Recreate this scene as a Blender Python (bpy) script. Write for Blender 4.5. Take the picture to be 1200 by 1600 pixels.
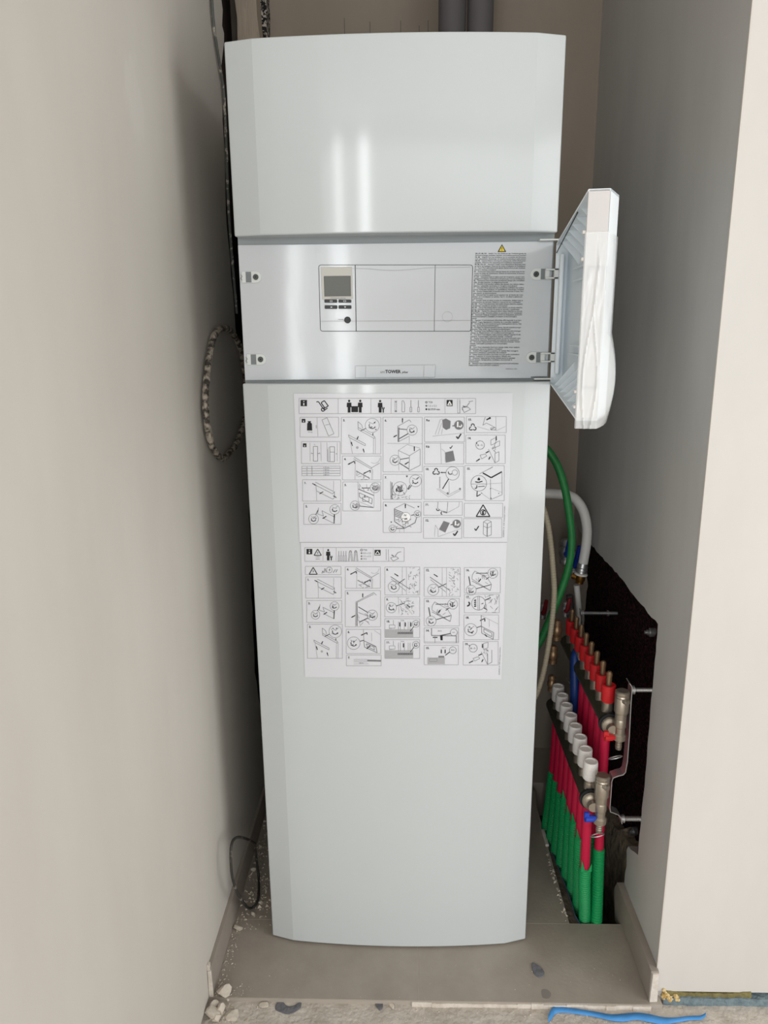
import bpy, math, random
from mathutils import Vector
for o in list(bpy.data.objects): bpy.data.objects.remove(o)
SC = bpy.context.scene
COL = SC.collection
R = math.radians
rnd = random.Random(7)

# ------------------------------------------------------------------ camera
F_PX, CAM = 1142.27, (0.0176, -1.4291, 1.3889)
AX_R = (0.99958254, 0.02750845, -0.00883318)
AX_D = (-0.00195957, -0.24047866, -0.97065245)
AX_F = (-0.02882533, 0.97026455, -0.24032437)
cam_d = bpy.data.cameras.new('camera')
cam = bpy.data.objects.new('camera', cam_d); COL.objects.link(cam)
cam_d.sensor_fit = 'VERTICAL'; cam_d.sensor_height = 32.0
cam_d.lens = F_PX / 1600 * 32.0
cam_d.clip_start = 0.01
from mathutils import Matrix
cam.matrix_world = Matrix(((AX_R[0], -AX_D[0], -AX_F[0], CAM[0]), (AX_R[1], -AX_D[1], -AX_F[1], CAM[1]),
                           (AX_R[2], -AX_D[2], -AX_F[2], CAM[2]), (0, 0, 0, 1)))
SC.camera = cam

# ------------------------------------------------------------------ world, lights, exposure
W = bpy.data.worlds.new('world'); SC.world = W; W.use_nodes = True
bg = W.node_tree.nodes['Background']
bg.inputs[0].default_value = (0.80, 0.90, 1.0, 1); bg.inputs[1].default_value = 0.6
SC.view_settings.view_transform = 'Standard'; SC.view_settings.look = 'None'
SC.view_settings.gamma = 1; SC.view_settings.use_curve_mapping = False
SC.view_settings.exposure = 0.25
SC.cycles.use_denoising = True
SC.cycles.max_bounces = 8; SC.cycles.diffuse_bounces = 5; SC.cycles.sample_clamp_indirect = 6

def area(name, loc, look, sx, sy, power, col=(1, 1, 1)):
    d = bpy.data.lights.new(name, 'AREA'); d.shape = 'RECTANGLE'; d.size = sx; d.size_y = sy
    d.energy = power; d.color = col
    o = bpy.data.objects.new(name, d); COL.objects.link(o); o.location = loc
    o.rotation_euler = (Vector(look) - Vector(loc)).to_track_quat('-Z', 'Y').to_euler()
    return o
# daylight through the windows of the room behind the photographer
area('window_daylight_rear', (0.1, -3.95, 1.35), (0.1, 0, 1.35), 4.9, 2.5, 58, (0.95, 0.98, 1.0))
area('window_pane_left', (-0.77, -3.93, 1.35), (-0.77, 0, 1.35), 0.11, 2.6, 6, (0.95, 0.98, 1.0))
area('window_pane_right', (-0.43, -3.93, 1.35), (-0.43, 0, 1.35), 0.12, 2.6, 9, (0.95, 0.98, 1.0))
area('window_daylight_side', (2.62, -1.7, 1.40), (0, -1.7, 1.40), 2.0, 2.2, 36, (0.95, 0.98, 1.0))

# ------------------------------------------------------------------ pixel of the 1200x1600 photo -> point on a surface
def ray(px, py):
    a = (px - 600) / F_PX; b = (py - 800) / F_PX
    return tuple(AX_R[i] * a + AX_D[i] * b + AX_F[i] for i in range(3))
def on(axis, px, py, v):
    d = ray(px, py); t = (v - CAM[axis]) / d[axis]
    return tuple(CAM[i] + d[i] * t for i in range(3))
def at_x(px, py, x): return on(0, px, py, x)
def at_y(px, py, y): return on(1, px, py, y)
def at_z(px, py, z): return on(2, px, py, z)
HW = 0.2975
def front(x):                      # the curved front of the cabinet: chamfer at both sides, shallow arc between
    a = abs(x)
    if a > 0.246: return -0.015 * (HW - a) / (HW - 0.246)
    return -0.015 - 0.013 * (1 - (a / 0.246) ** 2)
def on_front(px, py, off):
    y = -0.02
    for k in range(5):
        p = at_y(px, py, y); y = front(p[0]) - off
    return at_y(px, py, y)

# ------------------------------------------------------------------ materials
def lin(c):
    return tuple((v / 255 / 12.92) if v / 255 <= 0.04045 else ((v / 255 + 0.055) / 1.055) ** 2.4 for v in c) + (1,)
MATS = {}
def mat(name, rgb, rough=0.6, metal=0.0, var=None, scale=8.0, bump=0.0, bscale=60.0, spec=0.5, alpha=1.0, coat=0.0, stretch=None, detail=4.0, lo=0.35, hi=0.65):
    m = bpy.data.materials.new(name); m.use_nodes = True; nt = m.node_tree; n = nt.nodes; L = nt.links
    b = n['Principled BSDF']
    b.inputs['Base Color'].default_value = lin(rgb); b.inputs['Roughness'].default_value = rough
    b.inputs['Metallic'].default_value = metal; b.inputs['Specular IOR Level'].default_value = spec
    b.inputs['Alpha'].default_value = alpha; b.inputs['Coat Weight'].default_value = coat; b.inputs['Coat Roughness'].default_value = 0.08
    tc = n.new('ShaderNodeTexCoord'); vec = tc.outputs['Object']
    if stretch:
        mp = n.new('ShaderNodeMapping'); mp.inputs['Scale'].default_value = stretch; L.new(vec, mp.inputs[0]); vec = mp.outputs[0]
    if var:
        t = n.new('ShaderNodeTexNoise'); t.inputs['Scale'].default_value = scale; t.inputs['Detail'].default_value = detail
        t.inputs['Roughness'].default_value = 0.6; L.new(vec, t.inputs['Vector'])
        r = n.new('ShaderNodeValToRGB'); r.color_ramp.elements[0].position = lo; r.color_ramp.elements[1].position = hi
        r.color_ramp.elements[0].color = lin(rgb); r.color_ramp.elements[1].color = lin(var)
        L.new(t.outputs['Fac'], r.inputs[0]); L.new(r.outputs[0], b.inputs['Base Color'])
    if bump:
        t2 = n.new('ShaderNodeTexNoise'); t2.inputs['Scale'].default_value = bscale; t2.inputs['Detail'].default_value = 5
        L.new(vec, t2.inputs['Vector'])
        bp = n.new('ShaderNodeBump'); bp.inputs['Strength'].default_value = bump; bp.inputs['Distance'].default_value = 0.01
        L.new(t2.outputs['Fac'], bp.inputs['Height']); L.new(bp.outputs[0], b.inputs['Normal'])
    MATS[name] = m
    return m
M = MATS
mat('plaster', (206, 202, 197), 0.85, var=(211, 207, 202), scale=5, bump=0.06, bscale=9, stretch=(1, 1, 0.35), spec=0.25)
mat('plaster_left', (199, 193, 185), 0.85, var=(203, 198, 190), scale=5, bump=0.06, bscale=9, stretch=(1, 1, 0.35), spec=0.25)
mat('plaster_grey', (188, 186, 183), 0.8, var=(196, 194, 190), scale=6, bump=0.10, bscale=12, stretch=(1, 1, 0.3), spec=0.25)
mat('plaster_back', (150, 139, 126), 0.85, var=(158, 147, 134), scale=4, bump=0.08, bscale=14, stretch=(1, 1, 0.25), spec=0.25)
mat('tile', (150, 141, 130), 0.5, var=(164, 155, 144), scale=7, bump=0.05, bscale=120, detail=8)
mat('tile_side', (150, 141, 131), 0.6, var=(160, 151, 141), scale=9, bump=0.05, bscale=80)
mat('grout', (172, 163, 152), 0.9)
mat('screed', (176, 167, 156), 0.95, var=(206, 198, 188), scale=26, bump=0.5, bscale=90, detail=9, lo=0.3, hi=0.7)
mat('mortar_white', (222, 214, 204), 0.9, var=(200, 190, 178), scale=40, bump=0.3, bscale=90)
mat('mortar_dark', (172, 154, 132), 0.95, var=(124, 110, 96), scale=30, bump=0.8, bscale=60)
mat('pit', (104, 92, 80), 0.95, var=(80, 70, 60), scale=20, bump=0.6, bscale=60)
mat('chase_dark', (58, 45, 39), 0.9, var=(36, 28, 25), scale=12, bump=0.5, bscale=30, stretch=(1, 1, 0.15))
mat('batten', (176, 162, 146), 0.9, var=(92, 80, 70), scale=22, bump=0.5, bscale=40, stretch=(1, 1, 0.18), lo=0.5, hi=0.72)
mat('bitumen_specks', (14, 13, 12), 0.8, var=(190, 182, 172), scale=130, bump=0.6, bscale=90, lo=0.5, hi=0.56, detail=2)
mat('bitumen', (15, 11, 11), 0.9, var=(88, 46, 50), scale=150, bump=0.9, bscale=140, spec=0.15, lo=0.45, hi=0.7)
mat('cabinet_white', (197, 202, 203), 0.09, bump=0.012, bscale=5, spec=0.5)
mat('cabinet_plate', (202, 206, 210), 0.09, bump=0.05, bscale=7, spec=0.5)
mat('cabinet_side', (170, 174, 174), 0.45)
mat('channel_grey', (150, 156, 158), 0.5)
mat('flap_plastic', (228, 236, 241), 0.4)
mat('flap_end', (206, 202, 200), 0.6)
mat('film', (244, 246, 246), 0.12, alpha=0.5, spec=0.7, bump=0.12, bscale=14, stretch=(1, 1, 0.35))
mat('paper', (211, 212, 217), 0.35, bump=0.02, bscale=6, coat=0.15)
mat('ink', (42, 42, 44), 0.6, spec=0.2)
mat('ink_mid', (118, 118, 121), 0.6, spec=0.2)
mat('ink_light', (168, 168, 171), 0.6, spec=0.2)
mat('ink_white', (236, 236, 236), 0.6)
mat('warning_yellow', (236, 208, 40), 0.5)
mat('gap_dark', (62, 62, 66), 0.6)
mat('gap_soft', (176, 178, 180), 0.6)
mat('bezel', (192, 190, 182), 0.35)
mat('lcd', (62, 64, 54), 0.3, var=(74, 75, 64), scale=3)
mat('button_black', (32, 34, 36), 0.45)
mat('clip_white', (214, 218, 216), 0.4)
mat('clip_grey', (118, 124, 126), 0.5)
mat('screw_dark', (74, 78, 76), 0.4, metal=0.6)
mat('pipe_grey', (92, 88, 90), 0.7, bump=0.05)
mat('pvc_white', (214, 212, 208), 0.4)
mat('hose_green', (26, 112, 54), 0.5, var=(40, 134, 70), scale=14)
mat('conduit_green', (14, 150, 84), 0.45, spec=0.4)
mat('red_pipe', (196, 8, 62), 0.5)
mat('cap_red', (208, 34, 40), 0.45)
mat('handle_red', (120, 14, 26), 0.5)
mat('ink_text', (72, 72, 76), 0.6, spec=0.2)
mat('cap_white', (226, 222, 218), 0.45)
mat('hose_beige', (170, 160, 138), 0.6)
mat('blue_pipe', (12, 52, 120), 0.5)
mat('blue_plastic', (24, 62, 176), 0.4)
mat('nickel', (176, 166, 152), 0.32, metal=0.85)
mat('steel', (190, 190, 190), 0.38, metal=0.85)
mat('steel_dark_reflection', (92, 90, 74), 0.4, metal=0.7)  # stainless bars, with their dark reflection put into the base colour
mat('stem_brass', (150, 122, 94), 0.4, metal=0.7)
mat('brass', (150, 106, 48), 0.38, metal=0.9)
mat('rubber', (24, 26, 28), 0.6)
mat('cable_grey', (92, 94, 90), 0.6, var=(186, 178, 166), scale=60, lo=0.55, hi=0.62, bump=0.3)
mat('cable_plastered', (70, 64, 58), 0.9, var=(178, 168, 154), scale=70, bump=0.8, bscale=90, lo=0.42, hi=0.58)
mat('cable_dark', (52, 50, 46), 0.7, var=(150, 140, 126), scale=30, lo=0.58, hi=0.68)
mat('plaster_chunk', (214, 204, 190), 0.9, var=(196, 186, 172), scale=30, bump=0.3, bscale=60)
mat('adhesive_faint', (128, 122, 116), 0.8)
mat('adhesive_grey', (98, 98, 104), 0.85, var=(116, 115, 119), scale=30, bump=0.4, bscale=80)
mat('tape_blue', (72, 146, 212), 0.5, bump=0.2, bscale=40)
mat('edge_strip_blue', (126, 142, 148), 0.9, var=(100, 116, 124), scale=60, bump=0.6, bscale=120)
mat('foam_yellow', (206, 168, 92), 0.9, var=(232, 214, 170), scale=60, bump=0.8, bscale=120)
mat('foam_olive', (134, 124, 78), 0.9, var=(110, 102, 64), scale=60, bump=0.6, bscale=120)
mat('film_blue', (74, 92, 116), 0.5)
mat('corner_bead', (206, 200, 192), 0.5)

def spot(matname, centre, radius, rgb):            # a filler patch of another colour on the wall
    m = M[matname]; nt = m.node_tree; n = nt.nodes; L = nt.links; b = n['Principled BSDF']
    old = b.inputs['Base Color'].links[0].from_socket
    tc = n.new('ShaderNodeTexCoord'); mp = n.new('ShaderNodeMapping'); mp.vector_type = 'POINT'
    mp.inputs['Location'].default_value = tuple(-c / r for c, r in zip(centre, radius)); mp.inputs['Scale'].default_value = tuple(1 / r for r in radius)
    L.new(tc.outputs['Object'], mp.inputs[0])
    ns = n.new('ShaderNodeTexNoise'); ns.inputs['Scale'].default_value = 1.6; L.new(mp.outputs[0], ns.inputs['Vector'])
    ad = n.new('ShaderNodeVectorMath'); ad.operation = 'MULTIPLY_ADD'; ad.inputs[1].default_value = (1, 1, 1)
    L.new(ns.outputs['Color'], ad.inputs[0]); L.new(mp.outputs[0], ad.inputs[2])
    sb = n.new('ShaderNodeVectorMath'); sb.operation = 'SUBTRACT'; sb.inputs[1].default_value = (0.5, 0.5, 0.5); L.new(ad.outputs[0], sb.inputs[0])
    ln = n.new('ShaderNodeVectorMath'); ln.operation = 'LENGTH'; L.new(sb.outputs[0], ln.inputs[0])
    r = n.new('ShaderNodeValToRGB'); r.color_ramp.elements[0].position = 0.6; r.color_ramp.elements[1].position = 1.05
    r.color_ramp.elements[0].color = (1, 1, 1, 1); r.color_ramp.elements[1].color = (0, 0, 0, 1); L.new(ln.outputs['Value'], r.inputs[0])
    mx = n.new('ShaderNodeMix'); mx.data_type = 'RGBA'; L.new(r.outputs[0], mx.inputs[0]); L.new(old, mx.inputs[6]); mx.inputs[7].default_value = lin(rgb)
    L.new(mx.outputs[2], b.inputs['Base Color'])

# ------------------------------------------------------------------ mesh builder
class MB:
    def __init__(s): s.v = []; s.f = []; s.m = []; s.mi = 0
    def add(s, vs, fs):
        k = len(s.v); s.v += [tuple(p) for p in vs]; s.f += [tuple(k + i for i in f) for f in fs]; s.m += [s.mi] * len(fs); return s
    def box(s, a, b):
        x0, y0, z0 = a; x1, y1, z1 = b
        return s.add([(x0, y0, z0), (x1, y0, z0), (x1, y1, z0), (x0, y1, z0), (x0, y0, z1), (x1, y0, z1), (x1, y1, z1), (x0, y1, z1)],
                     [(3, 2, 1, 0), (4, 5, 6, 7), (0, 1, 5, 4), (1, 2, 6, 5), (2, 3, 7, 6), (3, 0, 4, 7)])
    def cells(s, c8):                      # a box from 8 corners, bottom ring then top ring
        return s.add(c8, [(3, 2, 1, 0), (4, 5, 6, 7), (0, 1, 5, 4), (1, 2, 6, 5), (2, 3, 7, 6), (3, 0, 4, 7)])
    def prism(s, poly, fn0, fn1):          # polygon (a,b) extruded between two maps to 3D
        n = len(poly)
        return s.add([fn0(*p) for p in poly] + [fn1(*p) for p in poly],
                     [tuple(range(n - 1, -1, -1)), tuple(range(n, 2 * n))] + [(i, (i + 1) % n, n + (i + 1) % n, n + i) for i in range(n)])
    def tube(s, pts, rad, n=10, caps=True, closed=False):
        pts = [Vector(p) for p in pts]; N = len(pts)
        rr = rad if isinstance(rad, (list, tuple)) else [rad] * N
        t0 = (pts[1] - pts[0]).normalized(); up = Vector((0, 0, 1)) if abs(t0.z) < 0.9 else Vector((1, 0, 0))
        u = t0.cross(up).normalized(); vs = []
        for i, p in enumerate(pts):
            a = pts[(i - 1) % N] if (closed or i > 0) else pts[i]; b = pts[(i + 1) % N] if (closed or i < N - 1) else pts[i]
            t = (b - a); t = t.normalized() if t.length > 1e-9 else t0
            u = (u - t * u.dot(t)).normalized(); w = t.cross(u)
            for k in range(n):
                q = 2 * math.pi * k / n; vs.append(p + (u * math.cos(q) + w * math.sin(q)) * rr[i])
        fs = []
        for i in range(N if closed else N - 1):
            j = (i + 1) % N
            for k in range(n): fs.append((i * n + k, i * n + (k + 1) % n, j * n + (k + 1) % n, j * n + k))
        if caps and not closed: fs += [tuple(range(n - 1, -1, -1)), tuple(range((N - 1) * n, N * n))]
        return s.add(vs, fs)
    def lathe(s, org, axis, prof, n=20):   # prof: (distance along the axis, radius)
        o = Vector(org); a = Vector(axis).normalized()
        q = [o + a * d for d, r in prof]; u = a.cross(Vector((0, 0, 1)) if abs(a.z) < 0.9 else Vector((1, 0, 0))).normalized(); w = a.cross(u)
        vs = []
        for p, (d, r) in zip(q, prof):
            for k in range(n):
                g = 2 * math.pi * k / n; vs.append(p + (u * math.cos(g) + w * math.sin(g)) * max(r, 1e-5))
        N = len(prof)
        fs = [(i * n + k, i * n + (k + 1) % n, (i + 1) * n + (k + 1) % n, (i + 1) * n + k) for i in range(N - 1) for k in range(n)]
        fs += [tuple(range(n - 1, -1, -1)), tuple(range((N - 1) * n, N * n))]
        return s.add(vs, fs)
ORG = {}
def link(name, mb, mats, parent=None, smooth=True, bevel=0, org=None, sharp=32):
    me = bpy.data.meshes.new(name)
    o = bpy.data.objects.new(name, me); COL.objects.link(o)
    if parent: og = ORG[parent.name]; o.parent = parent
    else: og = org or (0, 0, 0); o.location = og
    ORG[o.name] = og
    me.from_pydata([(v[0] - og[0], v[1] - og[1], v[2] - og[2]) for v in mb.v], [], mb.f)
    ms = mats if isinstance(mats, (list, tuple)) else [mats]
    for k in ms: me.materials.append(M[k])
    me.polygons.foreach_set('material_index', mb.m)
    import bmesh
    bm = bmesh.new(); bm.from_mesh(me); bmesh.ops.recalc_face_normals(bm, faces=bm.faces); bm.to_mesh(me); bm.free()
    if smooth:
        me.polygons.foreach_set('use_smooth', [True] * len(me.polygons)); me.set_sharp_from_angle(angle=R(sharp))
    if bevel:
        b = o.modifiers.new('bevel', 'BEVEL'); b.width = bevel; b.segments = 2; b.limit_method = 'ANGLE'; b.angle_limit = R(35)
        b.harden_normals = True
    return o
def thing(name, label, cat, loc, group=None):
    o = bpy.data.objects.new(name, None); COL.objects.link(o); o.location = loc; ORG[o.name] = loc; o.empty_display_size = 0.05
    return tag(o, label, cat, group)
def tag(o, label, cat, group=None):
    o['label'] = label; o['category'] = cat
    if group: o['group'] = group
    return o
def struct(name, mb, mats, **k):
    o = link(name, mb, mats, **k)
    if not k.get('parent'): o['kind'] = 'structure'
    return o
def curve_pts(pts, n=8, closed=False):     # Catmull-Rom through the points
    P = [Vector(p) for p in pts]; out = []; N = len(P)
    for i in range(N if closed else N - 1):
        if closed: a, b, c, d = P[(i - 1) % N], P[i], P[(i + 1) % N], P[(i + 2) % N]
        else: a, b, c, d = P[max(i - 1, 0)], P[i], P[i + 1], P[min(i + 2, N - 1)]
        for k in range(n):
            t = k / n
            out.append(0.5 * ((2 * b) + (c - a) * t + (2 * a - 5 * b + 4 * c - d) * t * t + (3 * b - a - 3 * c + d) * t ** 3))
    if not closed: out.append(P[-1])
    return out

# ================================================================== the setting
XL, XR, YB, YC, ZT = -0.407, 0.5507, 0.82, -0.1416, 2.72
HOLE_X, HOLE_Y0, HOLE_Y1 = 0.411, 0.0515, 0.62
# floor: slab under the tiles, with the pipe pit left open
mb = MB()
mb.box((-0.52, -0.1622, -0.12), (0.56, HOLE_Y0 + 0.002, -0.0005))
mb.box((-0.52, HOLE_Y0 + 0.002, -0.12), (HOLE_X, YB + 0.1, -0.0005)); mb.box((HOLE_X, HOLE_Y1, -0.12), (0.75, YB + 0.1, -0.0005))
floor = struct('floor', mb, 'grout')
def slab(poly, z0, z1):
    return MB().prism(poly, lambda a, b: (a, b, z0), lambda a, b: (a, b, z1))
def edge(px, py): p = at_z(px, py, 0.0); return (p[0], p[1])
cut = [edge(888, 1441), edge(882, 1420), edge(876, 1398), edge(871, 1380), edge(866, 1364), edge(861, 1350), edge(856, 1334), edge(851, 1316), edge(845, 1298), edge(840, 1270), edge(837, 1240)]
g = 0.0009
tiles = [[(XL, -0.1625), (0.0452 - g, -0.1625), (0.0452 - g, 0.0512 - g), (XL, 0.0512 - g)],
         [(0.0452 + g, -0.1625), (0.534, -0.1625), (0.534, 0.0512 - g), (0.0452 + g, 0.0512 - g)],
         [(XL, 0.0512 + g), (0.08 - g, 0.0512 + g), (0.08 - g, 0.66 - g), (XL, 0.66 - g)],
         [(0.08 + g, 0.0512 + g), (cut[0][0], 0.0512 + g)] + cut + [(0.405, 0.66 - g), (0.08 + g, 0.66 - g)],
         [(XL, 0.66 + g), (0.42, 0.66 + g), (0.42, YB), (XL, YB)]]
for t in tiles: link('tile', slab(t, -0.0022, 0), 'tile', parent=floor, bevel=0.0003)
# pit walls and bottom
mb = MB(); mb.box((0.30, 0.02, -0.34), (0.72, 0.70, -0.30)); mb.box((0.30, 0.0, -0.30), (0.72, HOLE_Y0, -0.12)); mb.box((0.30, HOLE_Y1, -0.30), (0.72, 0.70, -0.12))
mb.box((0.28, 0.02, -0.30), (0.30, 0.70, -0.12)); mb.box((0.60, HOLE_Y0, -0.30), (0.62, HOLE_Y1, 0.0))
struct('floor_pit', mb, 'pit')
# bare screed in front, one step lower
random.seed(3)
mb = MB(); nx, ny = 60, 20
xs = [-1.2 + 4.6 * i / nx for i in range(nx + 1)]; ys = [-1.2 + (1.06) * j / ny for j in range(ny + 1)]
mb.add([(x, y, -0.013 + rnd.uniform(-0.0012, 0.0012)) for y in ys for x in xs], [(j * (nx + 1) + i, j * (nx + 1) + i + 1, (j + 1) * (nx + 1) + i + 1, (j + 1) * (nx + 1) + i) for j in range(ny) for i in range(nx)])
mb.box((-2.6, -4.2, -0.06), (3.5, -0.1, -0.016))
struct('floor_screed', mb, 'screed')
# thin white lip of adhesive along the tile front
mb = MB(); prev = None; x = 0.03
while x < 0.535:
    x2 = min(0.536, x + rnd.uniform(0.02, 0.05)); h = rnd.uniform(-0.006, -0.002); w = rnd.uniform(0.0008, 0.0022) if x < 0.02 else rnd.uniform(0.0015, 0.0045)
    mb.cells([(x, -0.163 - w, -0.014), (x2, -0.163 - w * rnd.uniform(0.5, 1.3), -0.014), (x2, -0.1625, -0.014), (x, -0.1625, -0.014),
              (x, -0.163 - w * .6, h), (x2, -0.163 - w * .5, h), (x2, -0.1625, h), (x, -0.1625, h)]); x = x2
struct('trim_1', mb, 'mortar_white')

# left wall with a broken edge at the chase
def px_poly(pts, x): return [at_x(a, b, x)[1:] for a, b in pts]
rag = []
z = 0.0
edge_px = [(404, 1230), (398, 1050), (391, 850), (387, 720), (384, 640), (380, 600), (372, 545), (366, 480), (361, 430), (357, 380), (353, 330), (352, 280), (350, 220), (349, 160), (345, 110), (350, 66), (350, 52), (347, 40), (348, 15), (346, 0)]
base = px_poly(edge_px, XL)
line = [(0.55, 0.0), (0.55, base[0][1])] + base[1:] + [(base[-1][0] - 0.01, 2.3), (base[-1][0] + 0.01, 2.45), (0.52, ZT)]
for a, b in zip(line, line[1:]):
    n = max(1, int(abs(b[1] - a[1]) / 0.035))
    for k in range(n):
        t = k / n; j = rnd.uniform(-0.012, 0.010) if k else 0
        rag.append((a[0] + (b[0] - a[0]) * t + j, a[1] + (b[1] - a[1]) * t))
rag.append(line[-1])
poly = [(-1.3, 0.0)] + rag + [(-1.3, ZT)]
mb = MB().prism(poly, lambda a, b: (XL, a, b), lambda a, b: (XL - 0.022, a, b))
mb.box((XL - 0.12, -1.3, -0.05), (XL - 0.022, 0.42, ZT))
struct('wall_left', mb, 'plaster_left')
c = at_x(210, 152, XL); spot('plaster_left', (XL, c[1] - 0.0, c[2]), (0.5, 0.045, 0.075), (206, 201, 194))
# the chase behind it: a dark brown recessed plane, a plaster smeared batten, bitumen in the corner
mb = MB(); mb.box((-0.56, 0.40, -0.05), (-0.455, YB + 0.1, ZT)); struct('wall_chase', mb, 'chase_dark')
def strip(px0, px1, y_img, yy, th, x_back, jag, m, name):
    a = at_y(px0, y_img, yy)[0]; b = at_y(px1, y_img, yy)[0]
    L_, R_ = [], []; n = 60
    for i in range(n + 1):
        zz = ZT * i / n; L_.append((a + rnd.uniform(-jag, jag), zz)); R_.append((b + rnd.uniform(-jag, jag) * 0.6, zz))
    mbx = MB()
    for i in range(n):
        (x0, z0), (x1, _), (x2, z2), (x3, _) = L_[i], R_[i], L_[i + 1], R_[i + 1]
        d0 = rnd.uniform(-0.003, 0.003)
        mbx.cells([(x0, yy + d0, z0), (x1, yy, z0), (x1, yy + th, z0), (x0, yy + th, z0), (x2, yy + d0, z2), (x3, yy, z2), (x3, yy + th, z2), (x2, yy + th, z2)])
    return struct(name, mbx, m)
strip(370, 403, 30, 0.70, 0.12, 0, 0.006, 'batten', 'trim_2')
strip(401, 416, 30, 0.765, 0.055, 0, 0.004, 'bitumen_specks', 'trim_3')
# back wall
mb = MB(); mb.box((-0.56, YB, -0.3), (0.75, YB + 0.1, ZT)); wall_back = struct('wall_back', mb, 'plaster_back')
mb = MB()                                    # pencil marks on the back wall
for px, y0, y1 in ((538, 28, 52), (578, 34, 50), (626, 32, 50), (669, 32, 50), (690, 34, 50), (655, 40, 50)):
    a, b = at_y(px, y0, YB), at_y(px + 0.5, y1 + 8, YB); mb.box((a[0] - 0.0006, YB - 0.0004, b[2]), (a[0] + 0.0006, YB + 0.001, a[2]))
link('pencil_marks', mb, 'gap_dark', parent=wall_back)
# right wall with the hole cut for the manifold
hole = px_poly([(894, 808), (905, 829), (923, 850), (938, 868), (953, 884), (972, 905), (990, 930), (1007, 949), (1018, 965), (1024, 969), (1028, 975), (1027, 992), (1023, 1033), (1021, 1060), (1016, 1110), (1013, 1150),
                (1010, 1195), (1007, 1230), (1003, 1262), (1001, 1290), (999, 1305), (997, 1336), (991, 1331), (986, 1328), (982, 1322), (979, 1328), (979, 1352), (977, 1362), (975, 1382)], XR)
poly = [(YC + 0.0015, -0.05), (YC + 0.0015, ZT), (YB, ZT), (YB, hole[0][1] + 0.02)]
for a, b in zip(hole, hole[1:]):
    n = max(1, int(math.dist(a, b) / 0.02))
    for k in range(n):
        t = k / n; poly.append((a[0] + (b[0] - a[0]) * t + (rnd.uniform(-.0022, .0022) if k else 0), a[1] + (b[1] - a[1]) * t + (rnd.uniform(-.0022, .0022) if k else 0)))
poly += [hole[-1], (hole[-1][0], -0.05)]
mb = MB().prism(poly, lambda a, b: (XR, a, b), lambda a, b: (XR + 0.026, a, b))
struct('wall_right', mb, 'plaster_grey')
mb = MB(); nyy, nzz = 40, 44                  # rough black sealed masonry inside the niche
vs = [(0.604 + rnd.uniform(-0.004, 0.004), -0.13 + 0.96 * i / nyy, -0.32 + 1.30 * j / nzz) for j in range(nzz + 1) for i in range(nyy + 1)]
mb.add(vs, [(j * (nyy + 1) + i, j * (nyy + 1) + i + 1, (j + 1) * (nyy + 1) + i + 1, (j + 1) * (nyy + 1) + i) for j in range(nzz) for i in range(nyy)])
mb.box((0.612, -0.13, -0.32), (0.72, YB, 1.0))
struct('wall_niche', mb, 'bitumen')
mb = MB()                                    # mortar foot at the bottom of the niche
rows = []
for i in range(15):
    y = 0.07 + 0.035 * i; zt = 0.17 - 0.012 * i + rnd.uniform(-0.012, 0.012)
    rows.append([(0.578 + rnd.uniform(-.003, .003), y, -0.30), (0.577 + rnd.uniform(-.003, .003), y, zt * 0.5), (0.586, y, zt), (0.61, y, zt + 0.01)])
mb.add([p for r in rows for p in r], [(i * 4 + k, i * 4 + k + 1, (i + 1) * 4 + k + 1, (i + 1) * 4 + k) for i in range(14) for k in range(3)])
struct('trim_4', mb, 'mortar_dark')
# wall facing the room, its soft strip and foam at the foot, the corner bead
mb = MB(); mb.box((XR, YC, 0.013), (2.7, YC + 0.0015, ZT)); mb.box((XR + 0.026, YC + 0.0015, 0.013), (2.7, YC + 0.09, ZT)); struct('wall_front', mb, 'plaster')
mb = MB(); mb.box((XR - 0.0016, YC - 0.0014, 0.02), (XR + 0.0014, YC + 0.003, ZT)); struct('trim_5', mb, 'corner_bead')
def lumpy(x0, x1, y0, y1, z0, zf, step=0.008):
    m_ = MB(); n = int((x1 - x0) / step); rws = []
    for i in range(n + 1):
        x = x0 + (x1 - x0) * i / n; zt = zf(x) + rnd.uniform(-0.0008, 0.0008); yy = y0 + rnd.uniform(-0.0012, 0.0012)
        rws.append([(x, yy, z0), (x, yy, zt * .6 + z0 * .4), (x, yy + 0.002, zt), (x, y1, zt)])
    return m_.add([p for r in rws for p in r], [(i * 4 + k, i * 4 + k + 1, (i + 1) * 4 + k + 1, (i + 1) * 4 + k) for i in range(n) for k in range(3)])
struct('trim_6', lumpy(0.566, 2.7, YC - 0.010, YC + 0.05, -0.03, lambda x: 0.0035), 'edge_strip_blue')
struct('trim_7', lumpy(0.566, 0.752, YC - 0.004, YC + 0.03, 0.0, lambda x: 0.016 - 0.006 * math.sin((x - .566) / .186 * 3.14)), 'foam_olive')
mb = MB()                                    # crumbly expanding foam at the wall corner
for k in range(46):
    x = 0.567 + 0.034 * rnd.random() ** 1.4; zz = rnd.uniform(-0.004, 0.020 - 0.45 * (x - 0.567)); q = rnd.uniform(0.0022, 0.0045); c0 = (x, YC - rnd.uniform(0.001, 0.008), zz)
    mb.lathe((c0[0], c0[1], c0[2] - q), (rnd.uniform(-.4, .4), rnd.uniform(-.4, .4), 1), [(0, 0.3 * q), (0.5 * q, 0.9 * q), (1.2 * q, q), (1.8 * q, 0.5 * q)], 6)
struct('trim_8', mb, 'foam_yellow')
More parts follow.
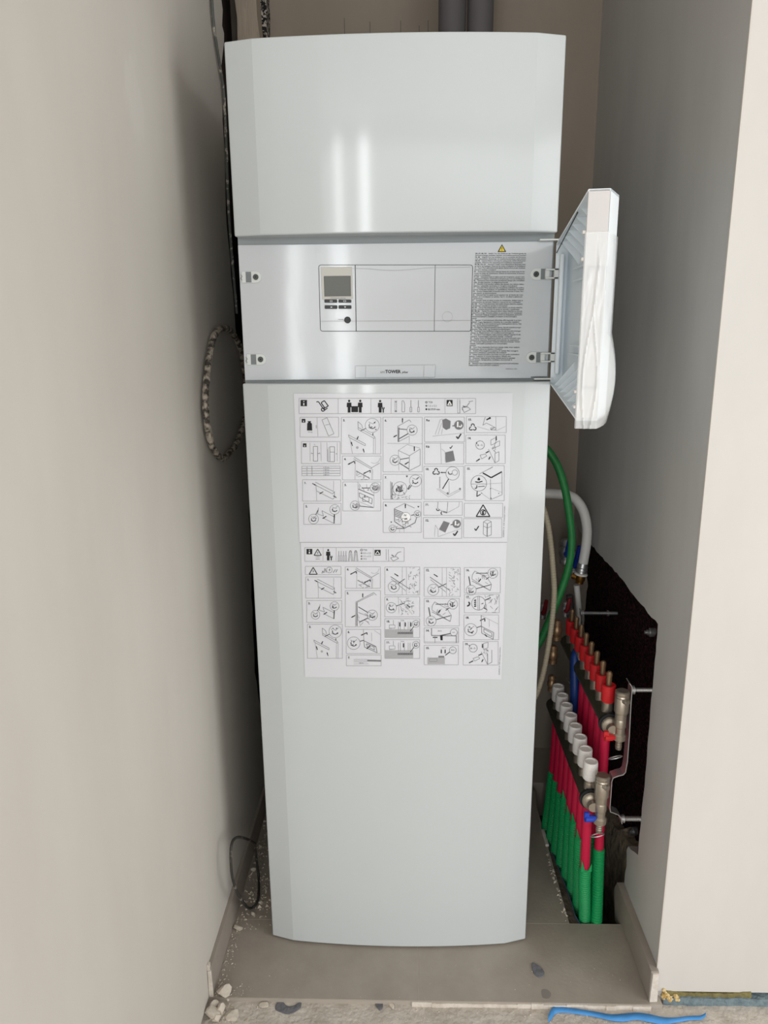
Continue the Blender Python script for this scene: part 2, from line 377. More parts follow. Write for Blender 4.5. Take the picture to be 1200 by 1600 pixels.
# ceiling and the rest of the room behind the photographer
mb = MB(); mb.box((-2.7, -4.3, ZT), (3.6, YB + 0.2, ZT + 0.1)); struct('ceiling', mb, 'plaster')
mb = MB(); mb.box((-2.7, -4.3, -0.06), (-2.6, -1.2, ZT)); mb.box((-2.6, -1.3, -0.06), (XL - 0.022, -1.2, ZT)); struct('wall_far_left', mb, 'plaster')
mb = MB(); mb.box((2.7, -4.3, -0.06), (2.8, YC + 0.09, ZT)); struct('wall_far_right', mb, 'plaster')
mb = MB(); mb.box((-2.7, -4.3, -0.06), (3.6, -4.2, ZT)); struct('wall_rear', mb, 'plaster')
# skirting tiles
bb = struct('baseboard_left', MB().box((XL, -0.158, 0.0), (XL + 0.0085, 0.56, 0.072)), 'tile_side', bevel=0.0008)
bx0, bx1 = XR - 0.0165, XR
mb = MB().prism([(-0.152, 0.0), (-0.152, 0.074), (0.105, 0.074), (0.118, 0.050), (0.122, 0.036), (0.100, -0.03), (0.052, -0.03), (0.052, 0.0)], lambda a, b: (bx0, a, b), lambda a, b: (bx1, a, b))
struct('baseboard_right', mb, 'tile_side', bevel=0.0008)
mb = MB(); mb.cells([(XL + .0005, -0.1635, 0.0), (XL + .010, -0.1635, 0.0), (XL + .010, -0.1575, 0.0), (XL + .0005, -0.1575, 0.0), (XL + .001, -0.1625, 0.066), (XL + .0085, -0.1620, 0.066), (XL + .0085, -0.1575, 0.066), (XL + .001, -0.1575, 0.066)])
mb.box((XL, -0.162, 0.067), (XL + 0.006, -0.152, 0.082)); struct('trim_9', mb, 'mortar_white', bevel=0.001)
mb = MB(); mb.cells([(bx0, -0.158, 0.0), (XR + .0005, -0.157, 0.0), (XR + .0005, -0.1518, 0.0), (bx0, -0.1518, 0.0), (bx0 + .002, -0.1575, 0.071), (XR - .001, -0.156, 0.071), (XR - .001, -0.1518, 0.071), (bx0 + .002, -0.1518, 0.071)])
struct('trim_10', mb, 'mortar_white', bevel=0.001)

# ================================================================== the cabinet
Z0, Z2, Z1, ZTOP = 0.004, 1.2926, 1.561, 1.882
tower = thing('heating_tower', 'tall white heating cabinet with open flap standing in the wall niche', 'cabinet', (0, 0.35, 0))
def profile(back):
    xs = [-HW, -0.246] + [-0.246 + 0.492 * i / 16 for i in range(1, 16)] + [0.246, HW]
    return [(x, front(x)) for x in xs] + [(HW, back), (-HW, back)]
mb = MB(); mb.box((-0.295, 0.03, 0.012), (0.295, 0.69, 1.874)); mb.box((-0.28, 0.06, 0.0), (0.28, 0.66, 0.012))
link('casing', mb, 'cabinet_side', tower, bevel=0.002)
mb = MB().prism(profile(0.05), lambda a, b: (a, b, Z1), lambda a, b: (a, b, ZTOP)); link('upper_hood', mb, 'cabinet_white', tower, bevel=0.003, sharp=8)
mb = MB().prism(profile(0.05), lambda a, b: (a, b, Z0), lambda a, b: (a, b, Z2)); link('front_panel', mb, 'cabinet_white', tower, bevel=0.003, sharp=8)
YP = 0.016
mb = MB(); mb.box((-0.296, 0.021, 1.288), (0.296, 0.032, 1.565))
mb.mi = 0; link('back_frame', mb, 'channel_grey', tower)
plate = link('control_panel', MB().prism([(-0.2955, 1.2975), (-0.2955, 1.5480), (0.2935, 1.5480), (0.2935, 1.3005), (0.262, 1.3005), (0.262, 1.2975)], lambda a, b: (a, YP, b), lambda a, b: (a, YP + 0.008, b)), 'cabinet_plate', tower, bevel=0.001)

# ---- flat print: everything is drawn in photo pixels and laid on the real surface
def panel_map(off): return lambda px, py: at_y(px, py, YP - off)
def sheet_map(off): return lambda px, py: on_front(px, py, off)
TXT = {}
def glyphs(s, bold=0.0, italic=0.0):
    k = (s, bold, italic)
    if k not in TXT:
        cu = bpy.data.curves.new('t', 'FONT'); cu.body = s; cu.resolution_u = 2; cu.offset = bold; cu.shear = italic; cu.size = 1.0
        o = bpy.data.objects.new('t', cu); me = o.to_mesh()
        TXT[k] = ([tuple(v.co) for v in me.vertices], [tuple(p.vertices) for p in me.polygons])
        o.to_mesh_clear(); bpy.data.objects.remove(o); bpy.data.curves.remove(cu)
    return TXT[k]
class Ink:
    """collects flat print; coordinates are those of a magnified crop: px = x0 + X/k"""
    def __init__(s, fmap, x0=0, y0=0, k=1.0): s.mb = MB(); s.map = fmap; s.x0, s.y0, s.k = x0, y0, k; s.w = 0.62
    def P(s, x, y): return s.map(s.x0 + x / s.k, s.y0 + y / s.k)
    def col(s, i): s.mb.mi = i; return s
    def ln(s, pts, w=None, closed=False):
        w = (w or s.w) * s.k / 2
        pts = list(pts) + ([pts[0]] if closed else [])
        for (xa, ya), (xb, yb) in zip(pts, pts[1:]):
            d = math.hypot(xb - xa, yb - ya)
            if d < 1e-6: continue
            nx_, ny_ = -(yb - ya) / d * w, (xb - xa) / d * w
            n = max(1, int(abs(xb - xa) / s.k / 25)); vs = []
            for i in range(n + 1):
                t = i / n; x = xa + (xb - xa) * t; y = ya + (yb - ya) * t
                vs += [s.P(x + nx_, y + ny_), s.P(x - nx_, y - ny_)]
            s.mb.add(vs, [(2 * i, 2 * i + 1, 2 * i + 3, 2 * i + 2) for i in range(n)])
        return s
    def rect(s, x0, y0, x1, y1, w=None): return s.ln([(x0, y0), (x1, y0), (x1, y1), (x0, y1)], w, True)
    def fill(s, pts): s.mb.add([s.P(*p) for p in pts], [tuple(range(len(pts)))]); return s
    def disc(s, cx, cy, r, n=20): return s.fill([(cx + r * math.cos(6.2832 * i / n), cy + r * math.sin(6.2832 * i / n)) for i in range(n)])
    def circ(s, cx, cy, r, w=None, n=24): return s.ln([(cx + r * math.cos(6.2832 * i / n), cy + r * math.sin(6.2832 * i / n)) for i in range(n)], w, True)
    def arc(s, cx, cy, r, a0, a1, w=None, n=10): return s.ln([(cx + r * math.cos(R(a0 + (a1 - a0) * i / n)), cy + r * math.sin(R(a0 + (a1 - a0) * i / n))) for i in range(n + 1)], w)
    def text(s, t, x, y, h, bold=0.0, italic=0.0, width=None, rot=0):
        v, f = glyphs(t, bold, italic)
        if not v: return s
        mx = max(p[0] for p in v); sx = h / 0.70; sxx = (width / mx) if width else sx
        c_, s_ = math.cos(R(rot)), math.sin(R(rot))
        s.mb.add([s.P(x + (p[0] * sxx) * c_ + (p[1] * sx) * s_, y - (p[1] * sx) * c_ + (p[0] * sxx) * s_) for p in v], f); return s
    def arrow(s, xa, ya, xb, yb, w=1.2, hd=16):
        s.ln([(xa, ya), (xb, yb)], w); d = math.hypot(xb - xa, yb - ya); ux, uy = (xb - xa) / d, (yb - ya) / d
        return s.fill([(xb, yb), (xb - ux * hd - uy * hd * .45, yb - uy * hd + ux * hd * .45), (xb - ux * hd + uy * hd * .45, yb - uy * hd - ux * hd * .45)])
    def done(s, name, parent, mats=('ink', 'ink_mid', 'ink_light', 'ink_white')): return link(name, s.mb, list(mats), parent, smooth=False)

# ---- controller unit in the middle of the control panel
def lineset(name, parent, lines, m, w, off=0.0004):
    i = Ink(panel_map(off))
    for l in lines: i.ln(l, w)
    return i.done(name, parent, (m,))
def rrect(x0, y0, x1, y1, r=4, sk=0):           # rounded outline in pixels; sk shifts the lower corners (the photo's perspective)
    pts = []
    for cx, cy, a in ((x0 + r, y0 + r, 180), (x1 - r, y0 + r, 270), (x1 - r - sk, y1 - r, 0), (x0 + r + sk, y1 - r, 90)):
        pts += [(cx + r * math.cos(R(a + 22.5 * k)), cy + r * math.sin(R(a + 22.5 * k))) for k in range(5)]
    return pts
ctl = rrect(498, 414, 738.5, 517.5, 3.5, 2.6)
lineset('control_unit_outline', plate, [ctl + [ctl[0]]], 'gap_dark', 0.9)
lineset('panel_joint', plate, [[(555, 414), (556.5, 518)]], 'gap_dark', 1.2)
lineset('panel_joint', plate, [[(680, 414), (678.5, 517.5)]], 'gap_dark', 0.7)
lineset('panel_joint', plate, [[(501, 502), (556, 501.8), (678, 501)], [(678, 501), (736, 500.6)]], 'gap_soft', 0.8)
lineset('flap_edge', plate, [[(502, 420), (555, 419.6), (578, 420), (596, 422), (618, 422.8), (640, 421.5), (660, 419), (680, 418.2), (735, 417.4)]], 'gap_soft', 0.8)
i = Ink(panel_map(0.0004)); i.circ(699, 495, 8, 0.5); i.done('round_mark', plate, ('gap_soft',))
def raised(name, pxs, off, m, parent, bevel=0.0006, base=0.0):
    pts = [at_y(a, b, YP - base) for a, b in pxs]
    return link(name, MB().prism([(p[0], p[2]) for p in pts], lambda a, b: (a, YP + 0.001 - base, b), lambda a, b: (a, YP - off, b)), m, parent, bevel=bevel)
raised('display_bezel', [(501.5, 417.5), (550, 417), (551.5, 467), (503.5, 468)], 0.0012, 'bezel', plate)
raised('display_screen', [(506, 431.5), (548, 431), (548.6, 462.8), (507, 463.4)], 0.0018, 'lcd', plate, 0.0003)
for (x0, y0, x1, y1, nm) in ((507, 468, 527, 473, 'a'), (528.8, 468, 549, 473, 'b'), (507.4, 477, 527.2, 482.6, 'c'), (529, 477, 549.2, 482.6, 'd')):
    raised('button', rrect(x0, y0, x1, y1, 1.2), 0.0022, 'button_black', plate, 0.0004)
i = Ink(panel_map(0.0026), 490, 400, 9.231)
i.rect(236, 642, 268, 660, 0.5).rect(432, 642, 466, 660, 0.5).fill([(240, 738), (256, 728), (272, 738), (256, 748)]).fill([(440, 728), (468, 728), (454, 750)])
i.done('button_symbols', plate, ('ink_white',))['kind'] = 'stuff'
i = Ink(panel_map(0.0022), 490, 400, 9.231); i.text('planning & setting', 245, 611, 14, width=215); i.done('display_lettering', plate, ('ink_mid',))
i = Ink(panel_map(0.0005), 490, 400, 9.231); i.text('reset', 352, 924, 22, width=78, bold=0.01); i.done('reset_lettering', plate, ('ink_mid',))
p = at_y(543, 500, YP); link('reset_knob', MB().lathe((p[0], YP + 0.001, p[2]), (0, -1, 0), [(0, 0.0062), (0.003, 0.0062), (0.0042, 0.0052), (0.0042, 0.003), (0.0036, 0.0)], 24), 'button_black', plate)
# warning block
i = Ink(panel_map(0.0004)); i.fill([(784.3, 381.5), (791, 393.6), (777.5, 393.8)]); i.done('warning_triangle', plate, ('ink',))
i = Ink(panel_map(0.0007)); i.fill([(784.3, 384), (788.8, 392.4), (779.8, 392.5)]); i.done('warning_triangle_field', plate, ('warning_yellow',))
i = Ink(panel_map(0.0010)); i.ln([(784.2, 386.2), (784.1, 389.8)], 0.9).disc(784.1, 391.2, 0.5); i.done('warning_exclamation', plate, ('ink',))
WT = [("DE, AT, BE, CH", "Gefahr! Vor dem Entfernen der Verkleidungsteile die", "Stromversorgungen abschalten. Betriebs- und Installationsanleitung beachten!"),
      ("NL, BE", "Opgelet! Voor het verwijderen van de manteldelen alle stroomtoe-", "voer uitschakelen. Bedienings- en installatiehandleiding in acht nemen!"),
      ("GB, IE", "Caution! Before removing the casing panels, switch off all power", "supplies. Observe the operating and installation instructions!"),
      ("FR, BE, CH, LU", "Attention! Couper toutes alimentations électriques avant", "de retirer les habillages. Observer les notices d'utilisation et d'installation!"),
      ("CZ", "Pozor! Před odstraněním krytů odpojte všechny zdroje proudu. Dodržujte", "návod k obsluze a instalaci!"),
      ("ES", "¡Precaución! Desconecte todas las fuentes de corriente antes de des-", "montar las piezas del revestimiento. Observe las instrucciones de funciona-", "miento e instalación!"),
      ("IT, CH", "Attenzione! Prima di togliere parti del rivestimento, staccare tutti i", "collegamenti elettrici. Osservare le istruzioni per l'uso ed installazione!"),
      ("EE", "Tähelepanu! Enne katteosade eemaldamist lülitage kõik vooluallikad", "välja. Järgige kasutus- ja paigaldusjuhendit!"),
      ("LT", "Dėmesio! Prieš nuimdami apdailos dalis išjunkite visus elektros tiekimo", "šaltinius. Laikykitės naudojimo ir įrengimo instrukcijos!"),
      ("LV", "Uzmanību! Pirms apšuvuma daļu noņemšanas atslēdziet visus strāvas", "avotus. Ievērojiet lietošanas un uzstādīšanas instrukcijas norādes!"),
      ("FI", "Varoitus! Katkaise kaikki virransyötöt ennen verhousosien irrotusta. Nou-", "data käyttö- ja asennusohjetta."),
      ("GR", "Προσοχή! Πριν την αφαίρεση των τμημάτων της επένδυσης, απενεργο-", "ποιήστε όλες τις παροχές ρεύματος. Τηρείτε τις οδηγίες χρήσης και", "εγκατάστασης!"),
      ("PT", "Atenção! Antes de retirar as peças do revestimento, desligue todas as", "alimentações de corrente. Observe o manual de uso e instalação!"),
      ("SI, HR", "Pozor! Pred odstranitvijo delov plašča izklopite električno napajanje.", "Upoštevajte navodila za uporabo in namestitev!"),
      ("BA, HR", "Oprez! Prije skidanja dijelova oplate isključite sve dovode električne", "struje. Obratite pozornost na upute za uporabu i instaliranje!"),
      ("RS, ME, BA", "Oprez! Pre uklanjanja delova oplate isključite sve dovode", "električne struje. Obratite pažnju na uputstva za rad i instalaciju!"),
      ("BG", "Внимание! Преди да отстраните частите на облицовката, изключете", "електрозахранването. Спазвайте упътването за експлоатация и", "монтаж!"),
      ("HU", "Figyelem! A burkolatrészek eltávolítása előtt kapcsolja ki az áram-", "ellátást. Vegye figyelembe a kezelési és a szerelési utasítást!"),
      ("NO", "Forsiktig! Slå av all strømforsyning før kledningsdelene fjernes. Følg", "bruks- og installasjonsveiledningen!"),
      ("DK", "Forsigtig! Før beklædningsdelene fjernes, skal alle strømforsyninger", "afbrydes. Følg drifts- og installationsvejledningen!"),
      ("SE", "Försiktigt! Innan beklädnad avlägsnas ska alla strömförsörjningar", "stängas av. Beakta bruks- och installationsanvisningarna!"),
      ("PL", "Ostrożnie! Przed zdjęciem części obudowy odłączyć wszystkie źródła", "napięcia. Przestrzegać instrukcji obsługi i instalacji!"),
      ("RO", "Atenție! Înainte de îndepărtarea pieselor de mantel întrerupeți toate", "alimentările electrice. Respectați instrucțiunile de exploatare!"),
      ("RU", "Осторожно! Перед снятием элементов облицовки отключить электро-", "питание. Соблюдайте руководство по эксплуатации и", "монтажу!"),
      ("SK", "Pozor! Pred odstránením častí krytu odpojte všetky zdroje napájania.", "Dodržiavajte návod na obsluhu a inštaláciu!"),
      ("AL", "Kujdes! Para largimit të pjesëve të veshjes fikni energjinë.", "Respektoni udhëzimet e përdorimit dhe instalimit!"),
      ("TR", "Dikkat! Kaplama parçalarını çıkarmadan önce tüm gerilim beslemelerini", "kapatın. Kullanma ve montaj kılavuzlarını dikkate alın!"),
      ("UA", "Обережно! Перед зняттям частин обшивки вимкнути живлення", "від усіх джерел. Дотримуйтесь посібника з експлуатації та", "встановлення!"),
      ("MK", "Внимание! Пред отстранување на деловите исклучете ги сите напојувања.", "Придржувајте се до упатството за работа!")]
nl = sum(len(b) - 1 for b in WT); y = 397.0; step = (571.6 - 397.0) / (nl - 1)
i = Ink(panel_map(0.0004))
for blk in WT:
    for k, t in enumerate(blk[1:]):
        u = (y - 396) / 176; xl = 742.8 - 10.6 * u; full = 79.5 - 1.6 * u
        wd = full * min(1.0, len(t) / 66.0)
        if k == 0:
            hw_ = 1.25 * len(blk[0]); i.text(blk[0], xl, y, 1.85, bold=0.035, width=hw_)
            i.text(t, xl + hw_ + 3, y, 1.85, bold=0.02, width=min(full - hw_ - 3, wd))
        else: i.text(t, xl, y, 1.85, bold=0.02, width=wd)
        y += step
i.text('0020097052_04   08/04', 790, 577.2, 1.5, width=18)
i.done('warning_text', plate, ('ink_text',))
# name plate
raised('name_plate', [(555, 571.5), (680.5, 569.8), (679.5, 589.5), (555, 590.3)], 0.0030, 'cabinet_plate', plate, 0.001)
i = Ink(panel_map(0.0034))
i.ln([(571.5, 572), (571, 590)], 0.8); i.done('name_plate_joint', plate, ('gap_soft',))
i = Ink(panel_map(0.0034)); i.ln([(662.5, 571), (661.8, 590)], 0.8); i.done('name_plate_joint', plate, ('gap_soft',))
i = Ink(panel_map(0.0034), 560, 560, 9.231)
i.text('uni', 312, 212, 40, width=70); i.mb.mi = 1
i.text('TOWER', 388, 212, 45, bold=0.035, width=225); i.text('plus', 628, 211, 30, bold=0.02, italic=0.3, width=86)
i.done('name_lettering', plate, ('ink_mid', 'ink'))
# latches: rounded housings with a screw each, two left and two right
def latch(px, py, side):
    p = at_y(px, py, YP); r = 0.0105; sg = 1 if side == 'L' else -1
    pts = [(p[0] + sg * r * math.sin(R(a)), p[2] + r * math.cos(R(a))) for a in range(0, 181, 15)] + [(p[0] - sg * 0.027, p[2] - r), (p[0] - sg * 0.027, p[2] + r)]
    c = link('latch', MB().prism(pts, lambda a, b: (a, YP + 0.001, b), lambda a, b: (a, YP - 0.0022, b)), 'clip_white', plate, bevel=0.0008)
    x0, x1 = p[0] - sg * 0.019, p[0] - sg * 0.0085
    link('latch_recess', MB().box((min(x0, x1), YP - 0.0026, p[2] - 0.0096), (max(x0, x1), YP, p[2] + 0.0096)), 'clip_grey', plate)
    link('latch_screw', MB().lathe((p[0], YP - 0.001, p[2]), (0, -1, 0), [(0, 0.0052), (0.0026, 0.0052), (0.0034, 0.0042), (0.0034, 0.0016), (0.002, 0.0)], 18), 'screw_dark', plate)
    return p
latch(400, 433, 'L'); latch(407.5, 561.5, 'L')
hr = [latch(837.5, 428.5, 'R'), latch(830.5, 558.5, 'R')]
for px, py in ((377, 433), (385, 562)):
    i = Ink(panel_map(0.0026)); i.ln([(px - 1, py - 4), (px + 1.5, py - 1), (px - 1, py + 2), (px + 1.5, py + 5)], 0.8); i.done('latch_mark', plate, ('ink_mid',))

# ---- the flap, swung open on its right-hand hinges
DU = Vector((-0.135, -0.9908, 0)).normalized(); DN = Vector((0.9908, -0.135, 0)).normalized()
HG = Vector((0.2985, 0.012, 0)); DL = 0.565; DZ0, DZ1 = 1.2865, 1.5435
def D(u, d, z): q = HG + DU * u + DN * d; return (q.x, q.y, z - 0.006 * u)
def d_out(u):
    x = (u / DL * 2 - 1) * HW; return 0.024 - front(x) * 1.05
us = [0, 0.05] + [0.05 + (DL - 0.10) * k / 12 for k in range(1, 12)] + [DL - 0.05, DL]
flap = thing_mb = MB()
t = 0.0025
outer = [(u, d_out(u)) for u in us]; inner = [(min(max(u, t), DL - t), d_out(u) - t) for u in us]
n = len(us)
for (z0, z1) in ((DZ0, DZ1),):
    vs = [D(u, d, z0) for u, d in outer] + [D(u, d, z1) for u, d in outer] + [D(u, d, z0) for u, d in inner] + [D(u, d, z1) for u, d in inner]
    fs = [(k, k + 1, n + k + 1, n + k) for k in range(n - 1)] + [(2 * n + k, 3 * n + k, 3 * n + k + 1, 2 * n + k + 1) for k in range(n - 1)]
    flap.add(vs, fs)
for za, zb in ((DZ0, DZ0 + t), (DZ1 - t, DZ1)):        # top and bottom flange
    flap.prism([(0, 0)] + outer + [(DL, 0)], lambda a, b: D(a, b, za), lambda a, b: D(a, b, zb))
flap.cells([D(0, 0, DZ0), D(t, 0, DZ0), D(t, d_out(0), DZ0), D(0, d_out(0), DZ0), D(0, 0, DZ1), D(t, 0, DZ1), D(t, d_out(0), DZ1), D(0, d_out(0), DZ1)])
flap = link('flap_door', flap, 'flap_plastic', tower)
# end wall towards the room, its film covered part and inset
mbx = MB().prism([(DL - 0.003, 0), (DL, 0), (DL, d_out(DL)), (DL - 0.003, d_out(DL))], lambda a, b: D(a, b, DZ0), lambda a, b: D(a, b, DZ1)); link('flap_end', mbx, 'flap_end', flap, bevel=0.0008)
def cell(u0, u1, d0, d1, z0, z1): return [D(u0, d0, z0), D(u1, d0, z0), D(u1, d1, z0), D(u0, d1, z0), D(u0, d0, z1), D(u1, d0, z1), D(u1, d1, z1), D(u0, d1, z1)]
for u in [0.06 + 0.075 * k for k in range(7)]:            # gussets under the top flange and over the bottom one
    dd = d_out(u) - t
    link('rib', MB().prism([(0.004, DZ1 - t), (dd, DZ1 - t), (dd, DZ1 - 0.045), (dd * 0.7, DZ1 - 0.03)], lambda a, b: D(u, a, b), lambda a, b: D(u + 0.002, a, b)), 'flap_plastic', flap)
    link('rib', MB().prism([(0.004, DZ0 + t), (dd, DZ0 + t), (dd, DZ0 + 0.045), (dd * 0.7, DZ0 + 0.03)], lambda a, b: D(u, a, b), lambda a, b: D(u + 0.002, a, b)), 'flap_plastic', flap)
for zc in (1.535 - 0.042, 1.502 - 0.03, 1.36, 1.345):     # long ribs on the inside of the skin
    m_ = MB()
    for a, b in zip(us[1:-2], us[2:-1]):
        da, db = d_out(a) - t, d_out(b) - t
        m_.cells([D(a, da - 0.009, zc), D(b, db - 0.009, zc), D(b, db, zc), D(a, da, zc), D(a, da - 0.009, zc + 0.0022), D(b, db - 0.009, zc + 0.0022), D(b, db, zc + 0.0022), D(a, da, zc + 0.0022)])
    link('long_rib', m_, 'flap_plastic', flap)
link('inner_rail', MB().cells(cell(0.004, 0.032, 0.006, 0.014, DZ0 + 0.02, DZ1 - 0.02)), 'flap_plastic', flap, bevel=0.003)
for zz in (1.300, 1.318, 1.468, 1.497):                  # little snap pins along the free edge
    link('snap_pin', MB().cells(cell(DL - 0.012, DL - 0.004, -0.0035, 0.001, zz, zz + 0.004)), 'cap_white', flap, bevel=0.0008)
# recessed grip on the end wall
m_ = MB()
for a, b, za, zb in ((0.004, 0.0225, 1.478, 1.480), (0.004, 0.0225, 1.342, 1.344), (0.004, 0.0055, 1.344, 1.478), (0.0215, 0.0225, 1.344, 1.478)): m_.cells(cell(DL - 0.001, DL + 0.0011, a, b, za - 0.018, zb - 0.018))
link('grip_frame', m_, 'gap_soft', flap, bevel=0.0004)
# loose protective film round the free end
zt_, zb_ = 1.498, 1.277
m_ = MB(); rows = []; nz = 48
for j in range(nz + 1):
    v = j / nz; z = zt_ + (zb_ - zt_) * v
    blow = 0.010 * max(0, math.sin((v - 0.50) / 0.50 * math.pi)) if v > 0.50 else 0.0
    w1 = 0.0014 * math.sin(v * 9 + 1) + 0.001 * math.sin(v * 23); de = d_out(DL)
    row = [(DL - 0.004, -0.0012), (DL + 0.0012, -0.0012)]
    for q in range(1, 22):
        t_ = q / 22; cx_ = 0.45 + 0.22 * math.sin(v * 5.5 + 0.6); c2 = 0.72 + 0.16 * math.sin(v * 7.5 + 2.2)
        rid = 0.0020 * math.exp(-((t_ - cx_) / 0.055) ** 2) + 0.0016 * math.exp(-((t_ - c2) / 0.05) ** 2) + 0.0003 * math.sin(t_ * 9 + v * 14)
        row.append((DL + 0.0022 + rid * min(1, v * 4) , -0.0012 + (de + 0.0012) * t_))
    row += [(DL + 0.0012, de), (DL - 0.008, d_out(DL) + 0.0025 + abs(w1) + blow * 0.5), (DL - 0.030, d_out(DL - 0.03) + 0.002 + blow), (DL - 0.055, d_out(DL - 0.055) + 0.0016 + blow * 0.8), (DL - 0.10, d_out(DL - 0.10) + 0.0014), (DL - 0.2, d_out(DL - 0.2) + 0.0012)]
    rows.append([D(u, d, z) for u, d in row])
k = len(rows[0]); m_.add([p for r in rows for p in r], [(j * k + i_, j * k + i_ + 1, (j + 1) * k + i_ + 1, (j + 1) * k + i_) for j in range(nz) for i_ in range(k - 1)])
film = link('protective_film', m_, 'film', flap)
# hinges between cabinet and flap
for q in hr:
    z = q[2]
    link('hinge_arm', MB().box((q[0] + 0.016, YP - 0.010, z - 0.009), (0.304, YP + 0.001, z - 0.006)).box((q[0] + 0.016, YP - 0.010, z + 0.006), (0.304, YP + 0.001, z + 0.009)).box((q[0] + 0.016, YP - 0.008, z - 0.006), (q[0] + 0.024, YP, z + 0.006)).box((0.296, YP - 0.010, z - 0.009), (0.304, YP + 0.001, z + 0.009)), 'clip_white', plate, bevel=0.0006)
for z in (1.549, 1.297):
    link('hinge_strip', MB().box((0.266, YP - 0.016, z - 0.0012), (0.302, YP, z + 0.0012)), 'clip_white', plate)
link('flap_gap_line', MB().tube([D(u, 0.0012, 1.527 + 0.012 * (u / 0.42)) for u in [0.42 * k / 12 for k in range(13)]], 0.0010, 6), 'rubber', flap)  # thin black tube drawn for the shade in the gap under the flange

# ================================================================== instruction sheet
sheet_l = [(459, 615), (468, 847), (470, 849), (476.5, 1058)]; sheet_r = [(801.5, 614), (792.5, 847), (792, 849), (783.5, 1061.5)]
mb = MB(); rows = []
for a, b, n in ((0, 1, 8), (1, 2, 1), (2, 3, 8)):
    for j in range(n + (1 if b == 3 else 0)):
        tt = j / n; l = [sheet_l[a][c] + (sheet_l[b][c] - sheet_l[a][c]) * tt for c in (0, 1)]; r = [sheet_r[a][c] + (sheet_r[b][c] - sheet_r[a][c]) * tt for c in (0, 1)]
        rows.append([on_front(l[0] + (r[0] - l[0]) * q / 16, l[1] + (r[1] - l[1]) * q / 16, 0.0009) for q in range(17)])
nr = len(rows); vs = [p for r in rows for p in r] + [(p[0], p[1] + 0.0005, p[2]) for r in rows for p in r]; o2 = nr * 17
fs = [(j * 17 + q, j * 17 + q + 1, (j + 1) * 17 + q + 1, (j + 1) * 17 + q) for j in range(nr - 1) for q in range(16)]
fs += [tuple(o2 + i_ for i_ in f) for f in fs]
mb.add(vs, fs)
c = on_front(630, 1060, 0.001)
sheet = link('instruction_sheet', mb, 'paper', org=c)
tag(sheet, 'white printed installation sheet of small line drawings taped to the lower front panel', 'sheet')
SM = sheet_map(0.0013)
i = Ink(SM); i.col(2).ln([(468, 847.5), (792.5, 847.5)], 1.0); i.done('fold_line', sheet)
CA, CB, CC, CD = (450, 600, 6.0), (620, 600, 6.0), (460, 840, 6.6667), (620, 840, 6.6667)
CE, CF = (460, 610, 7.0588), (590, 640, 5.7143)
def cellink(crop, fr=None, num=None, nx_=None, h=19):
    i = Ink(SM, *crop); i.mb.mi = 2
    if fr: i.rect(*fr, w=0.75)
    i.mb.mi = 0
    if num: i.text(num, *(nx_ or (fr[0] + 16, fr[1] + 38)), h * crop[2] / 6, bold=0.035)
    i.mb.mi = 1
    return i
def save(i): return i.done('step_diagram', sheet)
def icon_i(i, x, y, s):
    i.col(0).fill([(x, y), (x + s, y), (x + s, y + s), (x, y + s)]); i2 = i
    return i
def person(i, x, y, s):                    # little standing figure pictogram, s = height
    i.col(0).disc(x, y + s * .09, s * .09); i.fill([(x - s * .17, y + s * .22), (x + s * .17, y + s * .22), (x + s * .19, y + s * .58), (x + s * .11, y + s * .58), (x + s * .11, y + s), (x - s * .11, y + s), (x - s * .11, y + s * .58), (x - s * .19, y + s * .58)])
    return i
def bubble(i, cx, cy, r, tip=None):
    i.col(1).circ(cx, cy, r, 0.55)
    if tip: 
        d = math.hypot(tip[0] - cx, tip[1] - cy); ux, uy = (tip[0] - cx) / d, (tip[1] - cy) / d
        i.col(0).ln([(cx + ux * r, cy + uy * r), tip], 1.0)
    i.col(0).arc(cx, cy, r * 0.45, 20, 200, 1.1, 8).col(1).ln([(cx - r * .5, cy - r * .5), (cx + r * .1, cy - r * .2), (cx + r * .5, cy - r * .6)], 0.6)
    i.ln([(cx - r * .6, cy + r * .3), (cx, cy + r * .5), (cx + r * .5, cy + r * .3)], 0.5)
    for q in range(7): i.col(0).disc(cx + rnd.uniform(-.6, .6) * r, cy + rnd.uniform(-.6, .6) * r, rnd.uniform(.04, .1) * r, 6)
    return i
def tick(i, x, y, s, w=1.8): return i.col(0).ln([(x, y + s * .55), (x + s * .3, y + s), (x + s * .95, y)], w)
def recycle(i, cx, cy, r):
    for a in (90, 210, 330):
        x, y = cx + r * .55 * math.cos(R(a)), cy - r * .55 * math.sin(R(a)); i.col(0).arc(x, y, r * .42, -a - 120, -a + 120, 1.5, 6)
    return i
def tri(i, cx, cy, s, w=1.3): return i.col(0).ln([(cx, cy - s), (cx + s * 1.05, cy + s * .8), (cx - s * 1.05, cy + s * .8)], w, True)
def bolt_mark(i, cx, cy, s): return i.col(0).fill([(cx + s * .3, cy - s), (cx - s * .4, cy + s * .1), (cx, cy + s * .05), (cx - s * .3, cy + s), (cx + s * .45, cy - s * .2), (cx + s * .05, cy - s * .15)])
def hatch(i, x0, y0, x1, y1, n, ln_=30):
    for q in range(n):
        x, y = rnd.uniform(x0, x1), rnd.uniform(y0, y1); a = rnd.uniform(0, 6.28); i.ln([(x, y), (min(max(x + ln_ * math.cos(a), x0), x1), min(max(y + ln_ * math.sin(a), y0), y1))], 0.5)
    return i
